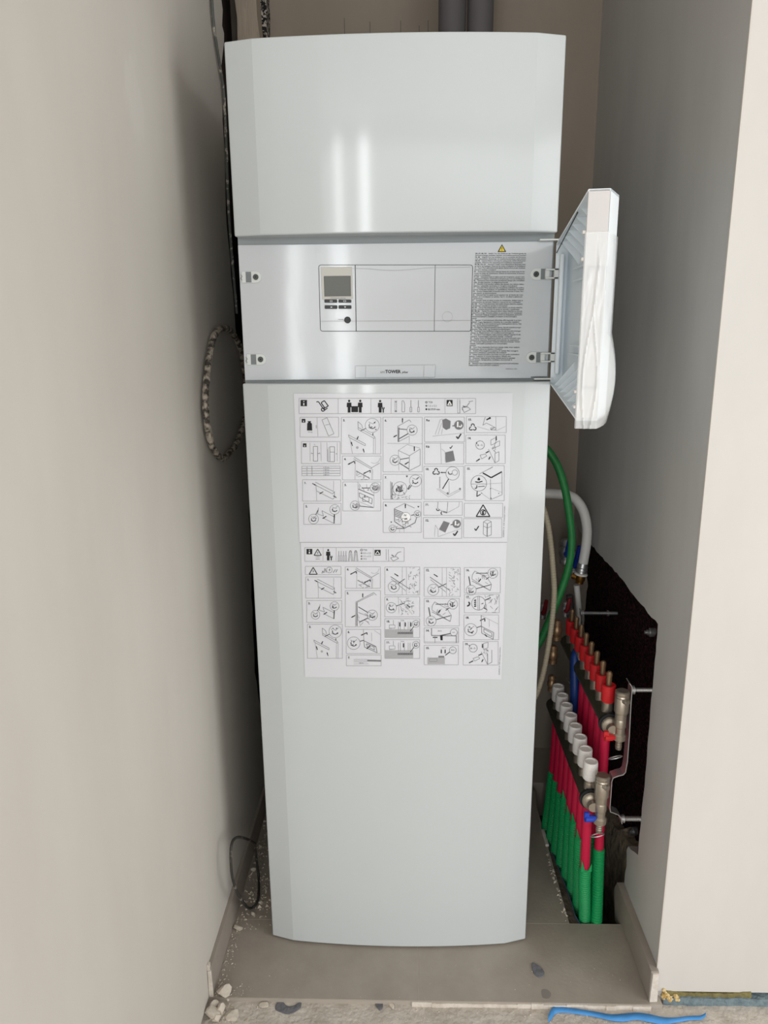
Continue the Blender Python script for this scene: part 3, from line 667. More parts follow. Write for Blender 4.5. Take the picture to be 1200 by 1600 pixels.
# -- header row of page one (crop A 450,600 x6; further right crop B)
i = cellink(CA, (103, 135, 1760, 278)); i.col(2).ln([(470, 138), (470, 278)]).ln([(777, 138), (777, 278)]).ln([(967, 138), (967, 278)]).ln([(1472, 138), (1472, 275)]).ln([(1610, 138), (1610, 275)])
i.col(0).fill([(118, 150), (178, 150), (178, 208), (118, 208)])
i.col(0).ln([(266, 168), (286, 166), (330, 232), (345, 244), (370, 226)], 1.4).circ(328, 240, 15, 1.6).ln([(310, 176), (340, 156), (378, 206), (346, 226)], 1.5, True)
person(i, 573, 148, 120); person(i, 677, 148, 120); i.fill([(594, 208), (657, 208), (657, 264), (594, 264)])
person(i, 864, 150, 118); i.ln([(893, 235), (893, 268)], 1.8).arc(893, 226, 9, -60, 240, 1.6)
i.col(1).ln([(1003, 158), (1003, 262), (1018, 262), (1018, 158)], 0.5).ln([(1002, 156), (1010, 172), (1020, 156)], 0.8).ln([(1002, 264), (1010, 248), (1020, 264)], 0.8)
i.ln([(1068, 262), (1068, 160), (1082, 156), (1094, 185), (1094, 262)], 0.6, True)
for x in (1152, 1223): i.ln([(x, 152), (x, 215)], 0.8).rect(x - 8, 218, x + 8, 262, 0.6)
i.col(0).circ(1297, 172, 8, 0.8).text('T20', 1316, 180, 17); i.col(1).disc(1297, 205, 9); i.text('1.5 x 5.5', 1314, 213, 17, width=80); i.col(0).disc(1297, 237, 9).text('8/17/19 mm', 1314, 246, 17, bold=.02, width=110)
i.fill([(1487, 150), (1543, 150), (1543, 208), (1487, 208)])
i.col(1).ln([(1590, 140), (1590, 272), (1612, 272), (1612, 152)], 0.5).ln([(1632, 222), (1685, 214), (1712, 238), (1652, 268)], 0.7, True).ln([(1672, 215), (1704, 172)], 0.8).arc(1660, 235, 26, 150, 330, 0.7).col(0).arrow(1640, 205, 1664, 218, 1.0, 12).col(1).ln([(1695, 165), (1735, 160)], 0.8)
i.col(3).ln([(148, 178), (148, 200)], 1.6).disc(148, 164, 5); tri_ = i.col(3).ln([(1515, 160), (1535, 198), (1495, 198)], 0.9, True).ln([(1515, 170), (1505, 196)], 0.8).ln([(1515, 170), (1525, 196)], 0.8)
save(i)
# -- page one, column one
i = cellink(CA, (113, 312, 475, 498)); i.col(2).ln([(272, 312), (280, 490)]).ln([(265, 385), (265, 415)], 1.2)
i.col(0).fill([(128, 327), (163, 327), (163, 362), (128, 362)]).fill([(180, 372), (190, 358), (183, 352), (186, 348), (214, 348), (217, 352), (210, 358), (224, 372), (227, 436), (178, 436)]).col(1).text('150 kg', 184, 455, 11, width=44)
i.ln([(318, 337), (366, 316), (431, 466), (380, 488)], 0.6, True).ln([(348, 386), (392, 376)], 0.5).col(3).ln([(146, 343), (146, 356)], 1.0); save(i)
i = cellink(CA, (126, 540, 488, 746)); i.col(0).fill([(140, 557), (173, 557), (173, 592), (140, 592)]).col(1).rect(238, 585, 278, 724, 0.7).col(2).ln([(205, 550), (208, 726)]).ln([(308, 548), (312, 726)]).ln([(365, 548), (368, 726)]).ln([(462, 548), (462, 726)])
i.col(1).rect(392, 588, 436, 728, 0.7).ln([(392, 638), (438, 638)]).ln([(374, 610), (376, 728), (392, 728)]); i.text('A', 214, 656, 14).text('A', 290, 656, 14).text('C', 244, 575, 13).text('B', 448, 660, 12).text('D', 376, 606, 10); i.ln([(220, 652), (238, 652)]).ln([(278, 652), (292, 652)]); i.col(3).ln([(156, 574), (156, 587)], 1.0); save(i)
i = cellink(CA, (130, 770, 490, 860)); i.col(1)
for q in (1, 2, 3): i.ln([(130, 770 + 23 * q), (490, 768 + 23 * q)], 0.6)
i.ln([(224, 770), (226, 860)], 0.6)
for q, (s_, t_) in enumerate((('A', '≥ 20 mm'), ('B', '≥ 500 mm'), ('C', '≥ 165 mm'), ('D', '≥ 800 mm'))): i.text(s_, 172, 788 + 23 * q, 13).text(t_, 330, 788 + 23 * q, 13, width=56)
save(i)
def door_off(crop, fr, num, s=1.0):
    x, y = fr[0], fr[1]; i = cellink(crop, fr, num); k = 1.0
    i.ln([(x + 120 * k, y + 22 * k), (x + 290 * k, y + 110 * k)]).ln([(x + 126 * k, y + 52 * k), (x + 282 * k, y + 132 * k), (x + 300 * k, y + 110 * k), (x + 297 * k, y + 172 * k), (x + 285 * k, y + 182 * k), (x + 130 * k, y + 104 * k)]).ln([(x + 126 * k, y + 52 * k), (x + 130 * k, y + 104 * k)])
    i.col(2).ln([(x + 130 * k, y + 104 * k), (x + 132 * k, fr[3])]).ln([(x + 292 * k, y + 10 * k), (x + 290 * k, y + 110 * k)])
    i.col(0).arrow(x + 92 * k, y + 34 * k, x + 125 * k, y + 52 * k, 1.2).arrow(x + 194 * k, y + 112 * k, x + 160 * k, y + 132 * k, 1.2).arrow(x + 318 * k, y + 168 * k, x + 288 * k, y + 150 * k, 1.2); save(i)
def panel_out(crop, fr, num):
    x, y = fr[0], fr[1]; k = 1.0; i = cellink(crop, fr, num)
    i.ln([(x + 140 * k, y + 40 * k), (x + 130 * k, y + 100 * k), (x + 185 * k, y + 120 * k), (x + 170 * k, y + 70 * k), (x + 290 * k, y + 130 * k), (x + 285 * k, y + 190 * k), (x + 185 * k, y + 140 * k)])
    bubble(i, x + 92 * k, y + 148 * k, 46 * k, (x + 135 * k, y + 62 * k)); bubble(i, x + 290 * k, y + 58 * k, 46 * k, (x + 288 * k, y + 130 * k)); i.col(0).ln([(x + 286 * k, y + 105 * k), (x + 284 * k, y + 190 * k)], 1.3).arrow(x + 212 * k, y + 122 * k, x + 176 * k, y + 144 * k, 1.3); save(i)
def strip_off(crop, fr, num):
    x, y = fr[0], fr[1]; k = 1.0; i = cellink(crop, fr, num)
    bubble(i, x + 290 * k, y + 76 * k, 66 * k, (x + 180 * k, y + 128 * k))
    i.col(1).ln([(x + 155 * k, y + 40 * k), (x + 158 * k, y + 115 * k), (x + 310 * k, y + 200 * k), (x + 312 * k, y + 180 * k), (x + 160 * k, y + 96 * k)]).ln([(x + 155 * k, y + 40 * k), (x + 190 * k, y + 70 * k), (x + 200 * k, y + 105 * k)])
    i.ln([(x + 66 * k, y + 165 * k), (x + 226 * k, y + 250 * k), (x + 224 * k, y + 268 * k), (x + 72 * k, y + 188 * k)], 0.6, True).col(2).ln([(x + 80 * k, y + 196 * k), (x + 104 * k, fr[3])]).ln([(x + 302 * k, y + 196 * k), (x + 300 * k, fr[3])]).ln([(x + 320 * k, y + 186 * k), (x + 318 * k, fr[3])])
    i.col(0).arrow(x + 160 * k, y + 178 * k, x + 146 * k, y + 208 * k, 1.2).arrow(x + 104 * k, y + 268 * k, x + 92 * k, y + 230 * k, 1.2).arrow(x + 214 * k, y + 330 * k, x + 204 * k, y + 294 * k, 1.2).arrow(x + 296 * k, y + 168 * k, x + 296 * k, y + 148 * k, 1.1, 12); i.col(2).disc(x + 150 * k, y + 284 * k, 12 * k); save(i)
def hood_off(crop, fr, num):
    x, y = fr[0], fr[1]; k = 1.0; i = cellink(crop, fr, num)
    i.ln([(x + 110 * k, y + 10 * k), (x + 275 * k, y + 110 * k), (x + 350 * k, y + 66 * k)]).ln([(x + 104 * k, y + 26 * k), (x + 270 * k, y + 122 * k), (x + 275 * k, y + 110 * k)]).col(2).arc(x + 300 * k, y + 20 * k, 50 * k, 0, 130, 0.6).ln([(x + 122 * k, y + 40 * k), (x + 118 * k, y + 220 * k)]).ln([(x + 276 * k, y + 122 * k), (x + 272 * k, fr[3])]).ln([(x + 285 * k, y + 122 * k), (x + 284 * k, fr[3])])
    i.col(1).ln([(x + 128 * k, y + 140 * k), (x + 258 * k, y + 210 * k)], 1.2); hatch(i, x + 130 * k, y + 150 * k, x + 250 * k, fr[3], 9, 36 * k)
    i.col(0).arrow(x + 112 * k, y + 48 * k, x + 52 * k, y + 80 * k, 1.3, 18).ln([(x + 112 * k, y + 48 * k), (x + 116 * k, y + 72 * k)], 1.2).arrow(x + 262 * k, y + 134 * k, x + 196 * k, y + 166 * k, 1.3, 18).ln([(x + 262 * k, y + 134 * k), (x + 260 * k, y + 158 * k)], 1.2); save(i)
door_off(CA, (136, 898, 494, 1098), '1.'); panel_out(CA, (148, 1118, 498, 1316), '2.')
strip_off(CA, (500, 312, 870, 655), '3.'); hood_off(CA, (510, 675, 872, 900), '4.')
i = cellink(CA, (514, 918, 870, 1190), '5.'); i.col(2).ln([(655, 920), (660, 1100), (805, 1160), (808, 925)]); i.col(1).ln([(660, 985), (805, 1045)], 1.3).ln([(668, 1020), (790, 1075), (785, 1125), (670, 1060)], 0.8, True).rect(700, 1060, 760, 1100, 0.8); hatch(i, 665, 930, 790, 1000, 10, 40)
bubble(i, 816, 974, 46, (690, 976)); bubble(i, 628, 1140, 44, (800, 1158)); i.col(2).disc(832, 975, 26).disc(650, 1142, 22); i.col(0).ln([(720, 1040), (720, 1065)], 1.2); save(i)
# -- column two of page one (crop F 590,640 x5.714)
i = cellink(CF, (48, 68, 400, 556), '6.'); i.col(2).ln([(85, 302), (398, 305)]); i.col(1).ln([(180, 150), (282, 92), (300, 112)]).ln([(180, 150), (182, 290), (280, 238)]).ln([(190, 160), (188, 285)], 1.6).col(2).ln([(284, 230), (282, 300)])
bubble(i, 308, 183, 46, (188, 172)); i.col(0).ln([(272, 215), (190, 262)], 1.2).arrow(222, 116, 222, 76, 1.4).arrow(172, 228, 142, 246, 1.4)
i.col(2).ln([(185, 365), (265, 312), (380, 345)]).ln([(185, 365), (190, 545)]).col(1).ln([(285, 412), (380, 352), (380, 498), (280, 548), (285, 412)]).ln([(185, 365), (285, 412)], 0.6)
bubble(i, 156, 452, 46, (280, 432)); i.col(0).ln([(196, 478), (278, 530)], 1.2).arrow(328, 370, 328, 328, 1.4).arrow(278, 468, 242, 490, 1.4); save(i)
i = cellink(CF, (48, 578, 395, 802), '7.'); i.col(1).ln([(116, 640), (118, 800)]).ln([(128, 650), (128, 800)], 1.4); hatch(i, 120, 745, 290, 800, 26, 18); hatch(i, 118, 650, 146, 798, 10, 18); bubble(i, 338, 636, 53, (275, 714)); bubble(i, 200, 706, 62); i.col(1).fill([(175, 680), (222, 690), (216, 730), (190, 728)]).col(0).arrow(168, 735, 168, 705, 1.4).ln([(290, 672), (268, 712)], 1.1).fill([(252, 590), (272, 590), (262, 606)]); save(i)
i = cellink(CF, (50, 826, 390, 1098), '8.'); i.col(1).ln([(150, 884), (240, 838), (330, 880)]).ln([(150, 884), (152, 1000), (240, 1060), (335, 1010), (350, 960)], 1.2); 
for q in range(5): i.col(0).ln([(156, 892 + 14 * q), (228, 920 + 14 * q)], 0.8)
hatch(i, 160, 970, 300, 1050, 30, 22); i.col(3).disc(252, 960, 42).col(1).circ(252, 960, 42, 0.6); i.col(0).text('N', 236, 952, 18, bold=.03).text('#1', 240, 984, 18, bold=.03); bubble(i, 356, 932, 30, (300, 945)); bubble(i, 134, 1062, 32, (240, 1062)); i.col(0).arrow(248, 880, 248, 842, 1.5).fill([(354, 862), (374, 862), (364, 876)]).fill([(114, 1000), (130, 1000), (122, 1012)]); i.col(2).ln([(238, 1062), (236, 1096)]).ln([(196, 1050), (196, 1096)]); save(i)
# -- column three
i = cellink(CF, (420, 66, 775, 288), '9.a', (434, 104)); i.col(2).ln([(515, 222), (560, 90), (580, 84)]).ln([(490, 238), (770, 208)]).ln([(540, 222), (572, 120)]).ln([(570, 222), (580, 170)]); i.col(1).fill([(578, 92), (610, 80), (652, 102), (648, 166), (612, 182), (582, 160)]).disc(726, 138, 42); i.col(3).ln([(716, 108), (714, 156)], 2.2).arc(738, 142, 12, -40, 160, 2.0); i.col(0).ln([(668, 146), (690, 142)], 1.2); tick(i, 704, 216, 44, 2.0); save(i)
i = cellink(CF, (420, 300, 770, 486), '9.b', (432, 340)); i.col(2).ln([(562, 300), (570, 486)]).ln([(572, 350), (604, 380), (604, 470)]); i.col(1).fill([(600, 384), (674, 366), (692, 456), (610, 474)]); tick(i, 644, 322, 26, 1.2); save(i)
i = cellink(CF, (414, 506, 768, 802), '10.', (428, 540)); recycle(i, 523, 556, 32); i.col(1).circ(670, 570, 60, 0.6).circ(690, 562, 24, 0.6); i.col(0).arrow(612, 562, 562, 562, 1.2).arc(650, 560, 18, 40, 200, 1.3).ln([(634, 620), (580, 708)], 1.4); i.col(2).ln([(556, 600), (556, 700)], 1.6).ln([(530, 706), (632, 780), (742, 720), (742, 706), (632, 762), (545, 704)]).ln([(638, 640), (640, 750)]); i.col(1).disc(626, 748, 10, 8).disc(736, 708, 9, 8); save(i)
i = cellink(CF, (412, 822, 757, 944), '11.', (426, 856)); i.col(1).ln([(540, 824), (536, 880), (560, 900), (620, 920), (628, 826)]).col(2).ln([(628, 920), (726, 866), (730, 824)]).col(1).fill([(585, 905), (625, 915), (620, 926), (584, 918)]); i.col(0).arc(540, 888, 14, 30, 200, 1.3).arc(578, 924, 12, 90, 260, 1.3); save(i)
i = cellink(CF, (410, 964, 752, 1150), '12.', (426, 998)); i.col(2).ln([(508, 1138), (516, 1030), (540, 1070), (540, 1138)]).ln([(540, 1136), (745, 1062)]); i.col(1).fill([(590, 994), (644, 1012), (604, 1098), (548, 1070)]).disc(706, 1020, 38); i.col(3).ln([(696, 994), (694, 1034)], 2.0).arc(716, 1022, 10, -40, 160, 1.8); i.col(0).ln([(652, 1030), (674, 1024)], 1.2); tick(i, 676, 1084, 42, 2.0); save(i)
# -- column four
i = cellink(CF, (793, 62, 1150, 206), '13.', (808, 98)); recycle(i, 850, 160, 34); i.col(1).ln([(962, 66), (940, 140), (972, 120), (1050, 160), (1010, 176), (1050, 184)]).col(2).ln([(1056, 62), (1058, 190), (1140, 150)]).ln([(890, 152), (1000, 184)]); i.col(1).ln([(1010, 164), (1056, 160), (1056, 180), (1010, 182)], 0.6, True); i.col(0).ln([(972, 92), (1010, 72)], 2.0).disc(1002, 76, 9); save(i)
i = cellink(CF, (788, 228, 1140, 482), '14.', (804, 264)); i.col(1).circ(916, 317, 38, 0.7).col(0).text('6. - 1.', 892, 324, 16, bold=.02, width=48).arrow(888, 306, 880, 292, 1.0, 12); i.col(1).ln([(1012, 272), (1056, 250), (1056, 300), (1012, 318)], 0.6, True).ln([(1046, 300), (1090, 278), (1090, 322), (1046, 340)], 0.6, True).ln([(990, 352), (1048, 476), (1084, 456), (1084, 376), (1048, 392), (1048, 476)]).ln([(915, 408), (960, 396), (976, 414), (930, 440)], 0.6, True); hatch(i, 1020, 322, 1056, 384, 12, 20); i.col(0).arrow(1060, 236, 1060, 276, 1.4).arrow(880, 462, 914, 440, 1.4).arrow(965, 388, 994, 372, 1.4).arrow(992, 446, 1006, 420, 1.4); save(i)
i = cellink(CF, (780, 500, 1132, 814), '15.', (796, 536)); i.col(1).ln([(910, 574), (1030, 512)]).ln([(1000, 530), (1022, 514)]).ln([(1110, 552), (1112, 760), (1010, 804), (1008, 622)]).col(2).ln([(975, 664), (1110, 656)]).ln([(920, 740), (1008, 804)]).ln([(1012, 700), (1110, 740)]); i.col(1).circ(904, 658, 70, 0.7).ln([(834, 664), (974, 664)], 0.6); i.col(0).ln([(940, 566), (1014, 608), (1108, 556)], 2.0).fill([(890, 622), (904, 604), (918, 622), (912, 632), (896, 632)]).ln([(872, 644), (900, 650), (936, 640)], 1.6).ln([(886, 676), (886, 700), (868, 704)], 1.4).ln([(898, 688), (956, 684)], 1.0).ln([(890, 728), (886, 776), (920, 756)], 1.3).disc(930, 746, 4).disc(1008, 706, 4).disc(1082, 748, 4).disc(1012, 792, 5); save(i)
i = cellink(CF, (775, 836, 1118, 962)); tri(i, 942, 908, 58, 1.6); i.col(0).circ(942, 918, 24, 1.2).arc(950, 918, 15, 90, 300, 1.6).arc(936, 922, 12, -60, 120, 1.3); save(i)
i = cellink(CF, (768, 974, 1110, 1144)); tick(i, 866, 1040, 40, 1.6); i.col(1).ln([(946, 1002), (978, 984), (1016, 1000), (1016, 1118), (978, 1134), (944, 1112), (946, 1002), (980, 1020), (1016, 1000)]).ln([(980, 1020), (978, 1134)], 1.3).ln([(946, 1040), (980, 1058), (1014, 1042)]); save(i)
i = Ink(SM, *CF); i.col(1).text('0020097053_04  10/08  Änderungen vorbehalten', 1130, 1140, 12, rot=-88, width=280); save(i)
# -- page two, header (crop C 460,840 x6.667)
i = cellink(CC, (108, 103, 1144, 248)); i.col(2).ln([(300, 106), (298, 240)]).ln([(436, 106), (434, 242)]).ln([(822, 112), (820, 248)]); i.col(0).fill([(126, 118), (186, 118), (186, 174), (126, 174)]); tri(i, 243, 156, 36, 1.2); bolt_mark(i, 243, 160, 18); i.col(1).text('230V/', 220, 206, 13, width=50).text('400V', 220, 230, 13, width=48)
person(i, 352, 120, 118); i.ln([(384, 208), (384, 238)], 1.7).arc(384, 200, 9, -60, 240, 1.5); i.col(1)
for x in (462, 487, 512, 537): i.ln([(x, 140), (x, 185)], 0.7).rect(x - 6, 188, x + 6, 246, 0.5)
for x in (584, 640): i.ln([(x - 22, 246), (x - 14, 160), (x, 135), (x + 14, 160), (x + 22, 246)], 0.6).ln([(x - 12, 246), (x - 4, 170), (x + 4, 170), (x + 12, 246)], 0.5).circ(x, 148, 12, 0.6)
i.col(0).circ(699, 130, 10, 0.7).text('T20', 718, 138, 17); i.col(1).disc(699, 162, 9).text('4.0 x 2.5', 716, 170, 17, width=82).disc(699, 194, 9).text('3.5 x 5.5', 716, 202, 17, width=82).disc(699, 222, 9).text('PH2', 716, 230, 15)
i.col(0).fill([(835, 128), (898, 128), (898, 186), (835, 186)]); i.col(1).ln([(955, 120), (957, 236)], 0.5).ln([(978, 124), (982, 246)], 0.5).ln([(1002, 210), (1060, 198), (1086, 216), (1030, 246)], 0.7, True).ln([(1048, 196), (1078, 156), (1112, 146)], 0.8); i.col(0).arrow(1012, 180, 1036, 196, 1.0, 12); i.col(3).ln([(156, 146), (156, 166)], 1.6).disc(156, 132, 5).ln([(866, 140), (890, 176), (842, 176)], 0.9, True); save(i)
i = cellink(CC, (114, 300, 486, 386)); tri(i, 196, 350, 40, 1.3); bolt_mark(i, 196, 352, 19); i.col(1).circ(364, 337, 30, 0.6).ln([(282, 368), (292, 368), (292, 348), (308, 366), (318, 320), (332, 364)], 0.9).ln([(404, 366), (428, 330)], 0.9).ln([(432, 362), (448, 330)], 0.9); bolt_mark(i, 366, 337, 20); save(i)
door_off(CC, (118, 410, 490, 632), '1.'); panel_out(CC, (128, 656, 494, 884), '2.'); strip_off(CC, (136, 902, 500, 1258), '3.'); hood_off(CC, (530, 304, 896, 528), '4.')
i = cellink(CC, (530, 552, 898, 930), '5.'); i.col(1).ln([(640, 672), (826, 574), (856, 600)]).ln([(640, 672), (638, 925)]).ln([(652, 676), (652, 922)], 1.5).ln([(652, 676), (826, 590)], 0.6).ln([(665, 780), (770, 820)], 0.6); hatch(i, 656, 790, 830, 924, 10, 50); bubble(i, 812, 808, 54, (666, 722)); i.col(0).ln([(766, 838), (680, 880)], 1.2).arrow(712, 622, 712, 582, 1.4).arrow(634, 810, 594, 832, 1.4); save(i)
i = cellink(CC, (540, 956, 900, 1208), '6.'); i.col(1).ln([(718, 958), (724, 1075), (846, 1140)]).ln([(724, 1075), (850, 1135), (862, 1200), (730, 1140), (724, 1075)], 0.9).ln([(750, 1105), (830, 1142), (834, 1172), (756, 1132)], 0.8, True).col(2).ln([(804, 990), (806, 1080)]).ln([(830, 966), (896, 1010)]); bubble(i, 618, 1100, 66, (722, 1070)); i.col(0).arrow(756, 990, 694, 1018, 1.3, 18).ln([(756, 990), (758, 1012)], 1.2).arrow(790, 1126, 752, 1158, 1.4); save(i)
i = cellink(CC, (542, 1224, 904, 1336), '7.'); i.col(2).ln([(618, 1268), (760, 1268)]).ln([(618, 1282), (760, 1282)]).ln([(618, 1296), (760, 1296)]).ln([(618, 1316), (770, 1316)]); i.col(1).fill([(760, 1272), (902, 1276), (902, 1292), (760, 1290)]).text('40 mm', 676, 1312, 12, width=42); save(i)
# -- page two, columns three to five (crops C and D)
def wiring(crop, fr, num, tip, bub, seed):
    i = cellink(crop, fr, num); x0, y0, x1, y1 = fr; i.col(2).ln([(x0 + (x1 - x0) * .5, y0), (x0 + (x1 - x0) * .5, y1)]).ln([(x0 + (x1 - x0) * .62, y0), (x0 + (x1 - x0) * .62, y1)])
    hatch(i.col(1), x0 + (x1 - x0) * .68, y0 + 6, x1 - 4, y1 - 6, 36, 26); i.ln([(x0 + 60, y0 + 100), (x0 + (x1 - x0) * .7, y0 + (y1 - y0) * .78)], 1.0).ln([(x0 + 66, y0 + 125), (x0 + (x1 - x0) * .6, y0 + (y1 - y0) * .85)], 0.6); bubble(i, *bub, 58, tip); i.col(0).arrow(x0 + 100, y0 + 70, x0 + 140, y0 + 96, 1.3); save(i)
CG = (460, 840, 6.6667)
wiring(CG, (942, 306, 1306, 598), '8.', (1150, 430), (1036, 512), 1)
i = cellink(CG, (942, 618, 1306, 826), '9.'); i.col(2).ln([(1082, 620), (1090, 790)]).ln([(1096, 640), (1230, 800)]); hatch(i.col(1), 1096, 660, 1250, 806, 34, 26); bubble(i, 1010, 730, 54, (1150, 682)); i.col(1).text('24V/', 1160, 642, 12).text('230V', 1160, 664, 12); i.col(0).arrow(1176, 704, 1206, 728, 1.3); save(i)
def terminals(y0, num, arrows):
    i = cellink(CG, (942, y0, 1306, y0 + 196), num); i.col(2).fill([(946, y0 + 110), (1068, y0 + 110), (1068, y0 + 192), (946, y0 + 192)]).fill([(1068, y0 + 110), (1238, y0 + 110), (1238, y0 + 192), (1068, y0 + 192)]); i.col(1).rect(988, y0 + 64, 1048, y0 + 98, 0.5).ln([(1030, y0 + 12), (1032, y0 + 64)], 0.5).text('X102', 986, y0 + 106, 10).text('X100', 1106, y0 + 24, 12).ln([(1054, y0 + 130), (1236, y0 + 130)], 0.5)
    for q in range(8): i.col(0).rect(1078 + 20 * q, y0 + 140, 1090 + 20 * q, y0 + 156, 0.8)
    for x in (1084, 1104, 1146, 1186, 1206): i.col(1).ln([(x, y0 + 30), (x, y0 + 118)], 0.5)
    for x in arrows: i.col(0).arrow(x, y0 + 38, x, y0 + 80, 1.5)
    bubble(i, 1266, y0 + 52, 36, (1206, y0 + 130)); save(i)
terminals(846, '10.', (1098, 1156, 1214)); terminals(1064, '11.', (1136,))
wiring(CD, (286, 312, 662, 614), '12.', (520, 478), (380, 544), 2)
def swing(crop, fr, num, up):
    x, y = fr[0], fr[1]; i = cellink(crop, fr, num); i.col(1).ln([(x + 110, y + 36), (x + 240, y + 110), (x + 284, y + 178), (x + 270, y + 240), (x + 80, y + 120), (x + 84, y + 76), (x + 110, y + 36)]).ln([(x + 80, y + 140), (x + 270, y + 240)], 0.8); hatch(i, x + 120, y + 50, x + 280, y + 170, 12, 40)
    bubble(i, x + 296, y + 60, 52, (x + 120, y + 60)); bubble(i, x + 72, y + 236, 52, (x + 276, y + 178)); i.col(0).ln([(x + 46, y + 92), (x + 62, y + 184)], 1.3).ln([(x + 256, y + 102), (x + 224, y + 124)], 1.1)
    a = (x + 148, y + 150, x + 172, y + 118) if up else (x + 166, y + 120, x + 146, y + 150); i.arrow(*a, 1.5); i.arrow(x + 296, y + (80 if up else 40), x + 296, y + (40 if up else 80), 1.5); save(i)
swing(CD, (286, 634, 652, 920), '13.', False); swing(CD, (704, 312, 1080, 576), '16.', True)
i = cellink(CD, (286, 940, 644, 1098), '14.'); i.col(1).ln([(362, 944), (362, 1020), (620, 1024), (620, 1096)], 1.2).ln([(398, 1024), (398, 1096)], 0.6).text('eBUS', 424, 978, 12, width=44).circ(594, 988, 36, 0.7).text('24V', 578, 994, 12); i.col(0).ln([(560, 1000), (466, 1018)], 1.2).arrow(374, 1040, 424, 1040, 1.4).fill([(450, 1016), (478, 1016), (478, 1070), (456, 1070)]); i.col(2).ln([(286, 1086), (644, 1086)]).ln([(640, 980), (640, 1090)]); save(i)
i = cellink(CD, (286, 1122, 642, 1326), '15.'); i.col(2).fill([(320, 1250), (500, 1250), (500, 1318), (320, 1318)]); i.col(1).fill([(434, 1232), (494, 1232), (494, 1250), (434, 1250)]).text('eBUS', 466, 1152, 12, width=44).circ(584, 1174, 36, 0.7).rect(340, 1262, 420, 1290, 0.5); i.col(0).text('BUS', 566, 1178, 13, width=34).ln([(552, 1192), (506, 1226)], 1.2).arrow(464, 1166, 464, 1206, 1.6).arrow(504, 1166, 504, 1206, 1.6); save(i)
i = cellink(CD, (704, 592, 1068, 784), '17.'); i.col(1).circ(852, 684, 72, 0.7).ln([(846, 612), (846, 756)], 0.6).ln([(862, 612), (862, 756)], 0.6); hatch(i, 910, 600, 1066, 780, 24, 40)
for q in range(4): i.col(0).fill([(806, 650 + 20 * q), (828, 646 + 20 * q), (828, 658 + 20 * q), (806, 662 + 20 * q)])
i.ln([(916, 654), (980, 626)], 1.2).arrow(940, 750, 904, 730, 1.3).fill([(876, 694), (902, 678), (900, 690)]).arc(736, 690, 22, -60, 100, 2.2); i.col(1).text('1 2', 742, 642, 12); save(i)
i = cellink(CD, (700, 806, 1062, 1064), '18.'); i.col(1).ln([(880, 810), (882, 925), (1010, 990), (1004, 1060), (886, 996), (882, 925)], 0.9).ln([(906, 950), (990, 996), (990, 1034), (908, 986)], 0.8, True).col(2).ln([(962, 850), (964, 930)]).ln([(880, 812), (1056, 900)]); bubble(i, 772, 960, 64, (880, 922)); i.col(0).arrow(866, 866, 916, 842, 1.3, 14).ln([(916, 842), (918, 874)], 1.5).arrow(940, 1032, 916, 1008, 1.4); save(i)
i = cellink(CD, (692, 1082, 1056, 1328), '19.'); i.col(1).circ(796, 1152, 42, 0.7).col(0).text('6. - 1.', 768, 1160, 18, bold=.02, width=54).arrow(762, 1136, 752, 1118, 1.0, 12); i.col(1).ln([(904, 1102), (952, 1090), (948, 1150), (904, 1164)], 0.6, True).ln([(880, 1190), (944, 1322), (990, 1300), (990, 1170)]).ln([(946, 1210), (946, 1322)], 1.0).ln([(794, 1260), (850, 1240), (866, 1260), (812, 1286)], 0.6, True); hatch(i, 906, 1160, 950, 1230, 14, 22); i.col(0).arrow(892, 1108, 892, 1150, 1.5).arrow(752, 1306, 796, 1284, 1.4).arrow(850, 1228, 888, 1212, 1.4).arrow(884, 1296, 900, 1268, 1.4); save(i)
i = Ink(SM, *CD); i.col(1).text('0020097053_04  10/08  Änderungen vorbehalten', 1072, 1430, 12, rot=-88, width=290); save(i)
SHEET_DONE = True

# ================================================================== pipes above the cabinet
for px, w, lb in ((706.5, 43, 'dark grey vertical pipe above the cabinet top, left of the pair'), (750.5, 41, 'dark grey vertical pipe above the cabinet top, right of the pair')):
    p = at_y(px, 30, 0.60); r = 0.0335 if w == 43 else 0.032
    o = link('vent_pipe', MB().lathe((p[0], 0.60, 1.874), (0, 0, 1), [(0, r), (ZT - 1.874, r)], 28), 'pipe_grey', org=(p[0], 0.60, 1.874)); tag(o, lb, 'pipe', 'grey pipes above the cabinet')

# ================================================================== manifold in the gap to the right
man = thing('heating_manifold', 'two-bar underfloor heating manifold with red and white caps beside the cabinet', 'manifold', (0.50, 0.2, 0.3))
LX, LZ, UX, UZ = 0.4235, 0.388, 0.4705, 0.540
link('lower_bar', MB().lathe((LX, -0.012, LZ), (0, 1, 0), [(0, 0.014), (0.004, 0.019), (0.42, 0.019), (0.424, 0.014)], 18), 'steel_dark_reflection', man)
link('upper_bar', MB().lathe((UX, 0.045, UZ), (0, 1, 0), [(0, 0.014), (0.004, 0.019), (0.44, 0.019), (0.444, 0.014)], 18), 'steel_dark_reflection', man)
LOW = [0.006 + 0.05 * k for k in range(8)]; UPP = [0.072 + 0.053 * k for k in range(8)]
for y in LOW:
    link('valve_neck', MB().lathe((LX, y, LZ + 0.010), (0, 0, 1), [(0, 0.012), (0.02, 0.012), (0.022, 0.0105), (0.04, 0.0105)], 14), 'nickel', man)
    cpt = link('white_cap', MB().lathe((LX, y, LZ + 0.040), (0, 0, 1), [(0, 0.0145), (0.003, 0.0162), (0.012, 0.0162), (0.013, 0.0155), (0.014, 0.0162), (0.040, 0.0158), (0.0425, 0.0150), (0.0428, 0.0122), (0.0405, 0.0115), (0.0405, 0.0)], 22), 'cap_white', man)
